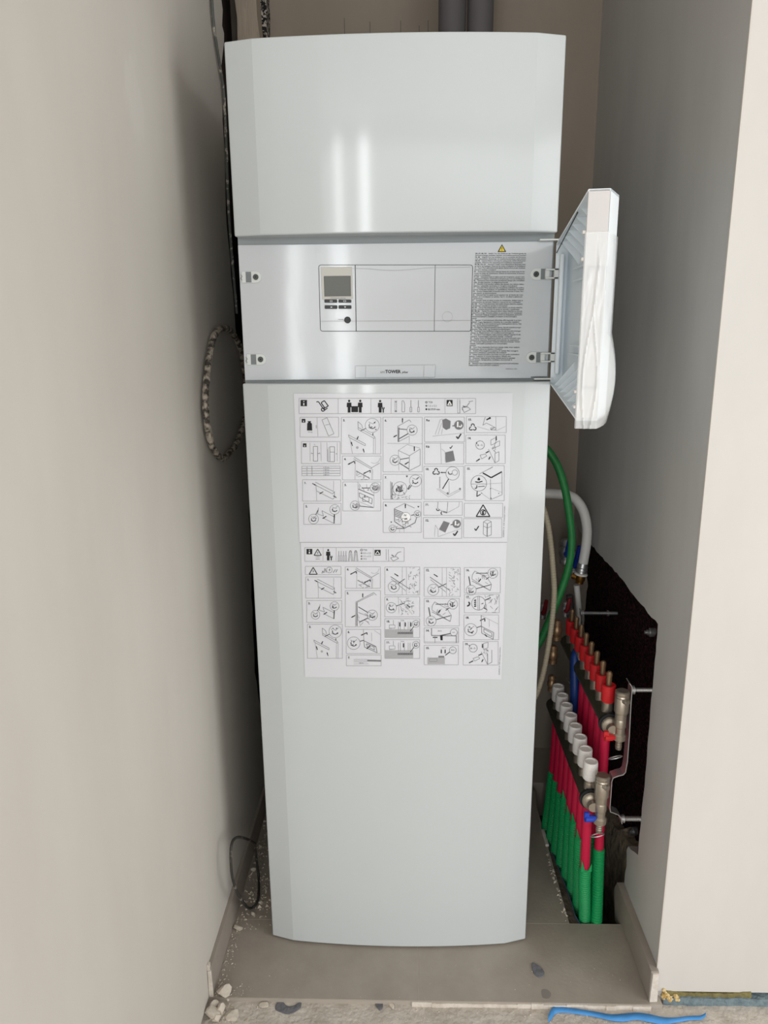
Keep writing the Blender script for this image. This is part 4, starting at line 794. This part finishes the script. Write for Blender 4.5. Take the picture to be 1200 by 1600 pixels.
for y in UPP:
    link('flow_meter_neck', MB().lathe((UX, y, UZ + 0.008), (0, 0, 1), [(0, 0.0125), (0.034, 0.0125)], 14), 'nickel', man)
    cp = link('red_cap', MB().lathe((UX, y, UZ + 0.040), (0, 0, 1), [(0, 0.0135), (0.003, 0.0150), (0.030, 0.0152), (0.040, 0.0158), (0.041, 0.0125), (0.037, 0.0115), (0.037, 0.0)], 20), 'cap_red', man)
    link('stem', MB().lathe((UX, y, UZ + 0.076), (0, 0, 1), [(0, 0.0062), (0.024, 0.0062), (0.0245, 0.0068), (0.032, 0.0068), (0.036, 0.004)], 12), 'stem_brass', cp)
def end_valve(x, y, zt, bx, by, bz, hm, hz):
    v = link('end_valve', MB().lathe((x, y, zt), (0, 0, -1), [(0, 0.0125), (0.002, 0.0155), (0.008, 0.0158), (0.010, 0.0148), (0.013, 0.0158), (0.016, 0.0148), (0.018, 0.0158), (0.050, 0.0152), (0.052, 0.0128), (0.066, 0.0128), (0.067, 0.0118), (0.070, 0.0128), (0.085, 0.0126), (0.087, 0.0112), (0.100, 0.0112)], 22), 'nickel', man)
    link('valve_collar', MB().lathe((x, y, zt - 0.100), (0, 0, -1), [(0, 0.0105), (0.004, 0.0145), (0.016, 0.0140), (0.018, 0.009)], 18), 'nickel', v)
    link('hose_tail', MB().lathe((x, y, zt - 0.117), (0, 0, -1), [(0, .007), (.004, .006), (.006, .0075), (.009, .006), (.011, .0075), (.014, .006), (.016, .0075), (.024, .0062)], 14), 'nickel', v)
    link('valve_handle', MB().tube([(x - 0.010, y - 0.004, hz), (x - 0.018, y - 0.006, hz), (x - 0.034, y - 0.008, hz + 0.001)], [0.0045, 0.0075, 0.0080], 10).box((x - 0.036, y - 0.011, hz + 0.004), (x - 0.026, y - 0.004, hz + 0.016)), hm, v)
    link('end_nut', MB().lathe((bx, by, bz), (0, -1, 0), [(0, 0.024), (0.007, 0.024), (0.0072, 0.017)], 20), 'rubber', man)
    link('end_nut_ring', MB().lathe((bx, by - 0.0073, bz), (0, -1, 0), [(0, 0.018), (0.003, 0.0195), (0.006, 0.018), (0.009, 0.0195), (0.012, 0.017), (0.013, 0.0145), (0.016, 0.012), (abs(by - y) - 0.004, 0.011)], 20), 'nickel', man)
    link('vent_plug', MB().lathe((x, y - 0.012, zt - 0.018), (0.55, -1, 0), [(0, 0.006), (0.008, 0.006), (0.0085, 0.0065), (0.012, 0.0062)], 12), 'nickel', v)
pl = at_y(942, 1211, -0.036); pu = at_y(973, 1079, 0.022)
end_valve(pl[0], -0.036, pl[2], LX, -0.004, LZ - 0.002, 'blue_plastic', at_y(925, 1276, -0.036)[2])
end_valve(pu[0], 0.022, pu[2], UX, 0.052, UZ - 0.002, 'cap_red', at_y(955, 1150, 0.022)[2])
for x, y, z in ((pl[0] - 0.004, -0.040, at_y(938, 1303, -0.036)[2]), (pu[0] - 0.006, 0.018, at_y(968, 1182, 0.022)[2])):     # key rings hanging from the drain cocks
    link('drain_ring', MB().tube([(x + 0.014 * math.cos(q * 0.349), y + 0.010 * math.sin(q * 0.349), z + 0.006 * math.sin(q * 0.349 + 2.4)) for q in range(18)], 0.0013, 8, closed=True), 'steel', man)
# wall bracket strap: a bent flat bar seen on edge
def strap(pxs, y, wd, m_='steel'):
    q = [Vector(at_y(a, b, y)) for a, b in pxs]; th = 0.0022; mm = MB(); L_ = []
    for k, p in enumerate(q):
        a = q[max(k - 1, 0)]; b = q[min(k + 1, len(q) - 1)]; tv = (b - a); tv.y = 0; tv.normalize(); nv = Vector((-tv.z, 0, tv.x)); L_.append((p + nv * th / 2, p - nv * th / 2))
    vs = []
    for a, b in L_: vs += [(a.x, y, a.z), (b.x, y, b.z), (b.x, y + wd, b.z), (a.x, y + wd, a.z)]
    n = len(L_); fs = [(4 * k + e, 4 * k + (e + 1) % 4, 4 * k + 4 + (e + 1) % 4, 4 * k + 4 + e) for k in range(n - 1) for e in range(4)] + [(0, 1, 2, 3), (4 * n - 4, 4 * n - 3, 4 * n - 2, 4 * n - 1)]
    return link('bracket', mm.add(vs, fs), m_, man, bevel=0.0004)
strap([(984, 1068), (988, 1074), (986, 1100), (983.5, 1150), (980.5, 1190), (977.5, 1207), (974, 1211), (966, 1213), (958, 1216), (956, 1222), (954.5, 1245), (953, 1262), (954, 1269), (960, 1271), (967, 1274), (971, 1280), (972, 1288)], 0.018, 0.026)
strap([(908, 955), (911, 960), (911, 975), (910, 992)], 0.46, 0.022)
strap([(888, 1064), (890, 1068), (896, 1067), (905, 1064)], 0.36, 0.02)
for (a, y, ln_, r) in (((988, 1078), 0.030, 0.094, 0.0048), ((909, 958), 0.47, 0.105, 0.005), ((972, 1279), 0.030, 0.10, 0.0060)):
    p = at_y(*a, y); e = 0.600 - p[0]; pr = [(-0.004, 0.008), (0.0005, 0.008), (0.0006, 0.0095), (0.004, 0.0095), (0.0042, r)]
    d = 0.0042
    while d < e * 0.7: pr += [(d, r), (d + 0.0015, r * 0.86), (d + 0.003, r)]; d += 0.003
    pr += [(e * 0.72, 0.0085), (e * 0.72 + 0.003, 0.0085), (e * 0.73 + 0.003, r), (e, r)]
    link('threaded_rod', MB().lathe(p, (1, 0, 0), pr, 12), 'steel', man)
# two nuts with washers fixed in the niche itself
for a, lb, ang in (((1015, 988), 'small steel wall bolt with washer beside the cutout edge', 0), ((987, 1298), 'small steel wall bolt with washer below the bracket foot', 0.3)):
    p = at_x(*a, 0.592); o = link('wall_bolt', MB().lathe((0.606, p[1], p[2]), (-1, -ang, 0), [(0, 0.011), (0.014, 0.011), (0.0145, 0.0065), (0.020, 0.0065), (0.0205, 0.0045), (0.026, 0.004)], 12), 'steel', org=(0.606, p[1], p[2])); tag(o, lb, 'bolt')

# pipes from the manifold down into the pit, each with its own green conduit
ORD = ['nearest', 'second', 'third', 'fourth', 'fifth', 'sixth', 'seventh', 'eighth']
def loop_pipe(top, z_green, floor_pt, lb, grp, split):
    end = Vector(floor_pt) + Vector(((floor_pt[0] - top[0]) * 0.5, (floor_pt[1] - top[1]) * 0.5, -0.17))
    path = curve_pts([top, (top[0] * .93 + floor_pt[0] * .07, top[1] * .93 + floor_pt[1] * .07, top[2] * 0.72), (top[0] * .6 + floor_pt[0] * .4, top[1] * .6 + floor_pt[1] * .4, top[2] * 0.36), floor_pt, end], 16)
    k = next(q for q, p in enumerate(path) if p.z < z_green)
    o = link('heating_pipe', MB().tube(path[:k + 3], 0.0112, 12), 'red_pipe', org=tuple(path[k])); tag(o, lb, 'pipe', grp)
    c_ = []; seg = path[max(0, k):]
    dist = 0; pts = []
    for a, b in zip(seg, seg[1:]):
        L_ = (b - a).length
        while dist < L_: pts.append(a + (b - a) * (dist / L_)); dist += 0.0018
        dist -= L_
    rr = [0.0142 if (q // 2) % 2 else 0.0124 for q in range(len(pts))]
    cd = link('conduit', MB().tube(pts, rr, 12), 'conduit_green', o); cd['label'] = 'green corrugated conduit'
    if split:                                # the slit, pointed collar of the conduit
        t_ = (pts[4] - pts[0]).normalized()
        link('slit_collar', MB().prism([(-0.0125, 0.0), (0.0125, 0.0), (0.012, 0.022), (0.004, 0.002), (-0.004, 0.004), (-0.012, 0.030)], lambda a, b: tuple(pts[0] + Vector((a, -0.0115, b))), lambda a, b: tuple(pts[0] + Vector((a * .96, -0.0136, b)))), 'conduit_green', o)
    return o
GZ = [0.190, 0.235, 0.245, 0.230, 0.235, 0.220, 0.225, 0.210]
for k, y in enumerate(LOW):
    loop_pipe((LX, y, LZ - 0.0195), GZ[k], (0.452 - 0.0045 * k, 0.072 + 0.047 * k, 0.0), f'red heating pipe in green conduit, {ORD[k]} under the lower bar', 'pipes under the lower manifold bar', k < 5)
for k, y in enumerate(UPP[:5]):
    loop_pipe((UX, y, UZ - 0.0195), 0.205, (0.479 - 0.001 * k, 0.066 + 0.052 * k, 0.0), f'red heating pipe in green conduit, {ORD[k]} under the upper bar', 'pipes under the upper manifold bar', False)

# hoses and pipes in the back of the gap
def hose(name, pxs, y, r, m_, lb, cat, ribs=0, n=8):
    pts = curve_pts([at_y(a, b, yy) for a, b, yy in [(q[0], q[1], q[2] if len(q) > 2 else y) for q in pxs]], n)
    if ribs:
        dist = 0; pp = []
        for a, b in zip(pts, pts[1:]):
            L_ = (b - a).length
            while dist < L_: pp.append(a + (b - a) * (dist / L_)); dist += ribs
            dist -= L_
        pts = pp; r = [r * (1.0 if (q // 2) % 2 else 0.9) for q in range(len(pts))]
    o = link(name, MB().tube(pts, r, 12), m_, org=tuple(pts[-1])); return tag(o, lb, cat)
hose('garden_hose', [(812, 690), (838, 692), (856, 704), (872, 730), (883, 765), (889, 800), (893, 835), (892, 865), (886, 895), (877, 922), (868, 945), (856, 975), (845, 1000), (832, 1020)], 0.40, 0.0098, 'hose_green', 'green water hose curving down beside the cabinet', 'hose', n=10)
hose('condensate_hose', [(838, 770), (848, 792), (856, 820), (861, 855), (864, 890), (866, 925), (863, 965), (857, 1008), (849, 1050), (840, 1080), (830, 1100)], 0.30, 0.0072, 'hose_beige', 'thin beige corrugated hose hanging close beside the cabinet', 'hose', ribs=0.0018)
wp = hose('white_pipe', [(830, 770), (852, 771), (872, 772), (888, 774), (901, 782), (912, 800), (917, 825), (916, 850), (911, 880)], 0.52, 0.0135, 'pvc_white', 'thick white pipe bending down into a brass fitting by the wall', 'pipe', n=10)
p0 = Vector(at_y(910.5, 882, 0.52)); ax = (Vector(at_y(906, 906, 0.52)) - p0).normalized()
link('press_sleeve', MB().lathe(p0, ax, [(-0.004, 0.0135), (0, 0.0145), (0.006, 0.0145), (0.008, 0.0155), (0.010, 0.0140), (0.016, 0.0155), (0.018, 0.014), (0.024, 0.0145)], 18), 'steel', wp)
link('white_ring', MB().lathe(p0 + ax * 0.024, ax, [(0, 0.015), (0.002, 0.0185), (0.006, 0.0185), (0.008, 0.014)], 20), 'cap_white', wp)
link('brass_elbow', MB().lathe(p0 + ax * 0.031, ax, [(0, 0.0135), (0.014, 0.0135), (0.018, 0.011), (0.024, 0.011)], 16).tube([p0 + ax * 0.040, p0 + ax * 0.040 + Vector((-0.02, 0.01, 0.004))], 0.009, 12), 'brass', wp)
hose('riser_pipe', [(901, 914), (902.5, 930), (905, 960), (908, 1000), (911, 1040)], 0.55, 0.0085, 'pvc_white', 'narrow pale riser pipe below the brass fitting', 'pipe')
hose('grey_riser', [(890, 930), (892, 960), (894, 1000), (896, 1060), (897, 1180), (897, 1330)], 0.60, 0.0105, 'pipe_grey', 'grey riser pipe in the dark corner behind the manifold', 'pipe')
hose('blue_riser', [(912, 1026, 0.37), (905, 1017, 0.36), (899, 1024, 0.34), (898, 1050, 0.325), (898, 1080), (897, 1130), (895, 1200), (893, 1240), (890, 1330)], 0.31, 0.0115, 'blue_pipe', 'blue insulated pipe standing between the two manifold bars', 'pipe')
# ball valves far back
def ball_valve(px, py, y, s, lb, handle):
    p = at_y(px, py, y); root = thing('ball_valve', lb, 'valve', p)
    link('valve_body', MB().lathe((p[0], p[1], p[2] + 0.030 * s), (0, 0, -1), [(0, .009 * s), (.006 * s, .013 * s), (.014 * s, .013 * s), (.016 * s, .010 * s), (.024 * s, .015 * s), (.036 * s, .015 * s), (.044 * s, .010 * s), (.046 * s, .013 * s), (.056 * s, .013 * s), (.060 * s, .009 * s)], 16), 'stem_brass' if handle is None else 'steel', root)
    if lb.startswith('red-handled safety'): link('branch_pipe', MB().tube([p, (0.2955, p[1] + 0.01, p[2])], 0.008, 10), 'steel', root)
    if handle: link('valve_handle', MB().tube([(p[0] - .004, p[1] - 0.014 * s, p[2]), (p[0] - 0.004, p[1] - 0.026 * s, p[2]), (p[0], p[1] - 0.030 * s, p[2] + 0.012 * s), (p[0] + 0.006 * s, p[1] - 0.03 * s, p[2] + 0.055 * s)], [0.005 * s, 0.006 * s, 0.009 * s, 0.007 * s], 10), handle, root)
ball_valve(884, 862, 0.66, 1.3, 'ball valve with blue lever handle behind the green hose', 'blue_plastic')
ball_valve(897, 880, 0.70, 1.2, 'blue-handled valve just left of the white pipe fitting', 'blue_plastic')
ball_valve(884, 952, 0.52, 0.75, 'valve with red handle at the rear end of the upper bar', 'handle_red')
ball_valve(870, 985, 0.42, 1.0, 'brass hose coupling where the green hose ends', None)
ball_valve(864, 1023, 0.40, 0.9, 'nickel coupling hanging beside the beige hose', None)
ball_valve(862, 1068, 0.385, 0.8, 'brass valve at the rear end of the white caps', None)
ball_valve(848, 955, 0.62, 0.8, 'red-handled safety valve deep in the gap beside the cabinet', 'handle_red')

# ================================================================== cables on the left
XW = XL + 0.006
def lcable(name, pxs, x, r, m_, lb, closed=False, n=8, jit=0.0):
    P_ = [at_x(q[0], q[1], q[2] if len(q) > 2 else x) for q in pxs]
    P_ = [p if p[2] > 0.0045 else at_z(q[0], q[1], 0.0045) for p, q in zip(P_, pxs)]; pts = curve_pts(P_, n, closed)
    rr = [r * (1 + rnd.uniform(-jit, jit)) for _ in pts]
    o = link(name, MB().tube(pts, rr, 8, closed=closed), m_, org=tuple(pts[0])); return tag(o, lb, 'cable')
lcable('hanging_cable', [(330, -30), (331, 0), (333, 30), (337, 62), (343, 100), (349, 140), (352, 190), (354, 240), (356, 300), (360, 370), (365, 430), (370, 490)], XW, 0.0035, 'cable_grey', 'thin grey cable hanging down the broken edge of the left wall')
lcable('cable_loop', [(384, 596), (379, 560), (372, 535), (360, 517), (348, 513), (337, 520), (329, 545), (323, 590), (321, 630), (325, 672), (334, 702), (347, 716), (358, 708), (371, 690), (381, 660), (386, 640, XL - 0.005)], XW + 0.006, 0.0072, 'cable_plastered', 'thick plaster-splattered cable loop sticking out of the left wall', jit=0.12)
lcable('floor_cable_loop', [(398, 1318), (388, 1312), (374, 1308), (365, 1312), (361, 1325), (361, 1350), (364, 1375), (373, 1399), (385, 1416), (392, 1419), (400, 1413), (404, 1398), (404, 1370), (401, 1345), (399, 1325)], XL + 0.035, 0.0032, 'cable_dark', 'dark cable loop hanging above the floor between left wall and cabinet')

# ================================================================== debris on the floor
def chunk(p, s, seed, flat=0.5):
    q = random.Random(seed); import bmesh
    bm = bmesh.new(); bmesh.ops.create_icosphere(bm, subdivisions=2, radius=1.0)
    sx, sy, sz = s * q.uniform(.8, 1.25), s * q.uniform(.7, 1.1), s * flat; a = q.uniform(0, 3.14); pl_ = [Vector((q.uniform(-1, 1), q.uniform(-1, 1), q.uniform(-.6, 1))).normalized() for _ in range(11)]
    for v in bm.verts:
        c_ = v.co.copy()
        for nn in pl_:
            d = c_.dot(nn)
            if d > 0.5: c_ -= nn * (d - 0.5)
        x, y, z = c_.x * sx, c_.y * sy, c_.z * sz; v.co = (x * math.cos(a) - y * math.sin(a), x * math.sin(a) + y * math.cos(a), z)
    zmin = min(v.co.z for v in bm.verts)
    mb = MB().add([(p[0] + v.co.x, p[1] + v.co.y, p[2] + v.co.z - zmin) for v in bm.verts], [tuple(v.index for v in f.verts) for f in bm.faces]); bm.free(); return mb
CH = [((338, 1553), 0.016, 'largest pale plaster chunk lying at the left end of the tile edge', .5), ((333, 1574), 0.013, 'rounded plaster lump below the largest chunk by the left wall', .8), ((346, 1583), 0.015, 'plaster lump on the screed, right of the rounded lump', .7),
      ((362, 1588), 0.016, 'flat plaster piece at the bottom edge right of the lumps', .4), ((320, 1592), 0.018, 'grey plaster lump at the foot of the left wall', .6), ((338, 1597), 0.012, 'small plaster lump at the very bottom beside the left wall', .7),
      ((356, 1563), 0.008, 'small plaster bit on the screed just below the tile corner', .6), ((412, 1573), 0.010, 'thin plaster flake on the screed left of the dark smear', .3), ((368, 1453), 0.013, 'flat oval plaster flake on the tile beside the left skirting', .35),
      ((396, 1431), 0.008, 'pointed plaster crumb on the tile below the dark cable loop', .7), ((388, 1360), 0.008, 'plaster crumb on the floor inside the dark cable loop', .6), ((408, 1412), 0.007, 'plaster crumb on the floor beside the lower left cabinet corner', .6),
      ((612, 1572), 0.009, 'flat white plaster chip on the screed in front of the cabinet', .3)]
for k, (a, s, lb, fl) in enumerate(CH):
    zz = 0.0 if a[1] < 1556 else -0.0125
    p = at_z(*a, zz); p = (max(p[0], XL + (0.010 if p[1] > -0.16 else 0.001) + s * 1.2), p[1], zz)
    tag(link('plaster_chunk', chunk(p, s * 1.25, 40 + k, fl), 'plaster_chunk', org=p, sharp=14), lb, 'rubble', 'plaster rubble on the floor')
mb = MB()
def crumb(x, y, z, s):
    pts = [(x + rnd.uniform(-s, s), y + rnd.uniform(-s, s), z) for _ in range(3)] + [(x + rnd.uniform(-s, s) * .4, y + rnd.uniform(-s, s) * .4, z + s * rnd.uniform(.5, 1.2))]
    mb.add(pts, [(0, 1, 2), (0, 1, 3), (1, 2, 3), (2, 0, 3)])
for k in range(900):
    y = rnd.uniform(0.02, 0.60); w = 0.105; x = XL + 0.012 + w * rnd.random() ** (0.9)
    if y < 0.09 and rnd.random() < 0.6: continue
    crumb(x, y, 0.0, rnd.uniform(0.0012, 0.005) if rnd.random() < .85 else rnd.uniform(.004, .008))
for k in range(120): y = rnd.uniform(-0.16, 0.03); crumb(XL + 0.012 + abs(rnd.gauss(0, 0.010)), y, 0, rnd.uniform(0.001, 0.0035))
for k in range(110): crumb(XL + 0.012 + abs(rnd.gauss(0, 0.035)), rnd.uniform(-0.16, -0.125), 0, rnd.uniform(0.0008, 0.0024))
for k in range(60): crumb(rnd.uniform(-0.3, 0.5), rnd.uniform(-0.16, -0.06), 0, rnd.uniform(0.0006, 0.0018))
for k in range(420): crumb(rnd.uniform(-0.42, 0.8), rnd.uniform(-0.24, -0.17) , -0.013, rnd.uniform(0.0008, 0.003))
for k in range(200): crumb(XL + 0.008 + abs(rnd.gauss(0, 0.04)), rnd.uniform(-0.21, -0.168), -0.013, rnd.uniform(0.001, 0.005))
for a, b in zip(cut[:6], cut[1:7]):
    for k in range(9): t_ = rnd.random(); crumb(a[0] + (b[0] - a[0]) * t_ - 0.003 + rnd.uniform(-.004, .003), a[1] + (b[1] - a[1]) * t_, 0, rnd.uniform(0.0025, 0.007))
cr = link('plaster_crumbs', mb, 'plaster_chunk', smooth=False); cr['kind'] = 'stuff'; tag(cr, 'fine pale plaster crumbs scattered along the left wall and screed', 'crumbs')
# broken screed between the cut tile and the pit, with the blue foil lip
mb = MB(); hp = [edge(906, 1444), edge(898, 1430), edge(892, 1408), edge(884, 1385), edge(875, 1363), edge(866, 1340), edge(857, 1317), edge(850, 1296)]
for (a, b) in zip(hp, hp[1:]): mb.cells([(a[0] - 0.06, a[1], -0.02), (a[0], a[1], -0.02), (b[0], b[1], -0.02), (b[0] - 0.06, b[1], -0.02), (a[0] - 0.06, a[1], -0.006), (a[0], a[1], -0.0045), (b[0], b[1], -0.0045), (b[0] - 0.06, b[1], -0.006)])
struct('trim_11', mb, 'pit')
mb = MB(); 
for (a, b) in zip(hp, hp[1:]): mb.cells([(a[0], a[1], -0.02), (a[0] + 0.0012, a[1], -0.02), (b[0] + 0.0012, b[1], -0.02), (b[0], b[1], -0.02), (a[0], a[1], 0.001), (a[0] + 0.0015, a[1], 0.001), (b[0] + 0.0015, b[1], 0.0015), (b[0], b[1], 0.0015)])
o = link('foil_strip', mb, 'film_blue', org=(hp[0][0], hp[0][1], -0.02)); tag(o, 'dark blue foil strip lining the left rim of the floor pit', 'strip')
p = at_z(852, 1308, 0.004); o = link('plaster_wedge', MB().box((p[0] - 0.006, p[1] - 0.035, 0.0), (p[0] + 0.004, p[1] + 0.03, 0.008)), 'mortar_white', org=(p[0], p[1], 0), bevel=0.002); tag(o, 'small pale spacer block lying on the rim of the floor pit', 'block')
# dried adhesive smears
def smear(pxs, z, lb, h=0.002):
    pts = [at_z(a, b, z) for a, b in pxs]; pts = curve_pts(pts, 5, True); cx = sum(p.x for p in pts) / len(pts); cy = sum(p.y for p in pts) / len(pts); n = len(pts)
    mb = MB().prism([(p.x, p.y) for p in pts], lambda a, b: (a, b, z - 0.001), lambda a, b: (a, b, z + h)); o = link('adhesive_smear', mb, 'adhesive_grey', org=(cx, cy, z), bevel=0.0006); tag(o, lb, 'smear', 'grey adhesive smears on the floor'); return o
smear([(440, 1563), (444, 1568), (450, 1572.5), (459, 1571.5), (470, 1566), (470, 1574), (461, 1581.5), (450, 1585), (438, 1582), (430, 1577), (432, 1568)], -0.0125, 'hook-shaped dark grey adhesive smear on the screed at left', 0.0015)
smear([(587, 1568), (597, 1566), (598, 1574), (594, 1579), (588, 1573)], -0.0125, 'small dark grey smear beside the white plaster chip', 0.002)
smear([(831, 1506), (840, 1509), (849, 1517), (850, 1525), (842, 1528), (834, 1521)], 0.0, 'oval grey adhesive blob on the tile right of the cabinet', 0.003)
smear([(846, 1547), (854, 1546), (861, 1552), (858, 1560), (848, 1559)], 0.0, 'faint flat grey smear near the tile front edge', 0.0004).data.materials[0] = M['adhesive_faint']
# blue tape
ctr = [(857, 1592, 9), (862, 1584, 12), (869, 1578, 8), (885, 1578.5, 6), (905, 1581, 6), (930, 1585, 6), (955, 1590, 7), (975, 1590, 9), (995, 1588, 8), (1015, 1591, 9), (1035, 1595, 8), (1055, 1594, 6), (1078, 1591, 5), (1095, 1590, 5), (1103, 1585, 4)]
top_, bot_ = [], []
for k, (x, y, w) in enumerate(ctr):
    z = -0.0105 + 0.0035 * abs(math.sin(k * 1.3)) + (0.006 if k in (0, 14) else 0); top_.append(at_z(x, y - w * 0.7, z)); bot_.append(at_z(x, y + w * 0.7, z - 0.002))
T_, B_ = curve_pts(top_, 4), curve_pts(bot_, 4); n = len(T_)
mb = MB().add([tuple(p) for p in T_] + [tuple(p) for p in B_], [(k, k + 1, n + k + 1, n + k) for k in range(n - 1)])
o = link('masking_tape', mb, 'tape_blue', org=tuple(T_[0])); sm = o.modifiers.new('solid', 'SOLIDIFY'); sm.thickness = 0.0006
tag(o, 'crumpled strip of bright blue masking tape lying on the screed', 'tape')
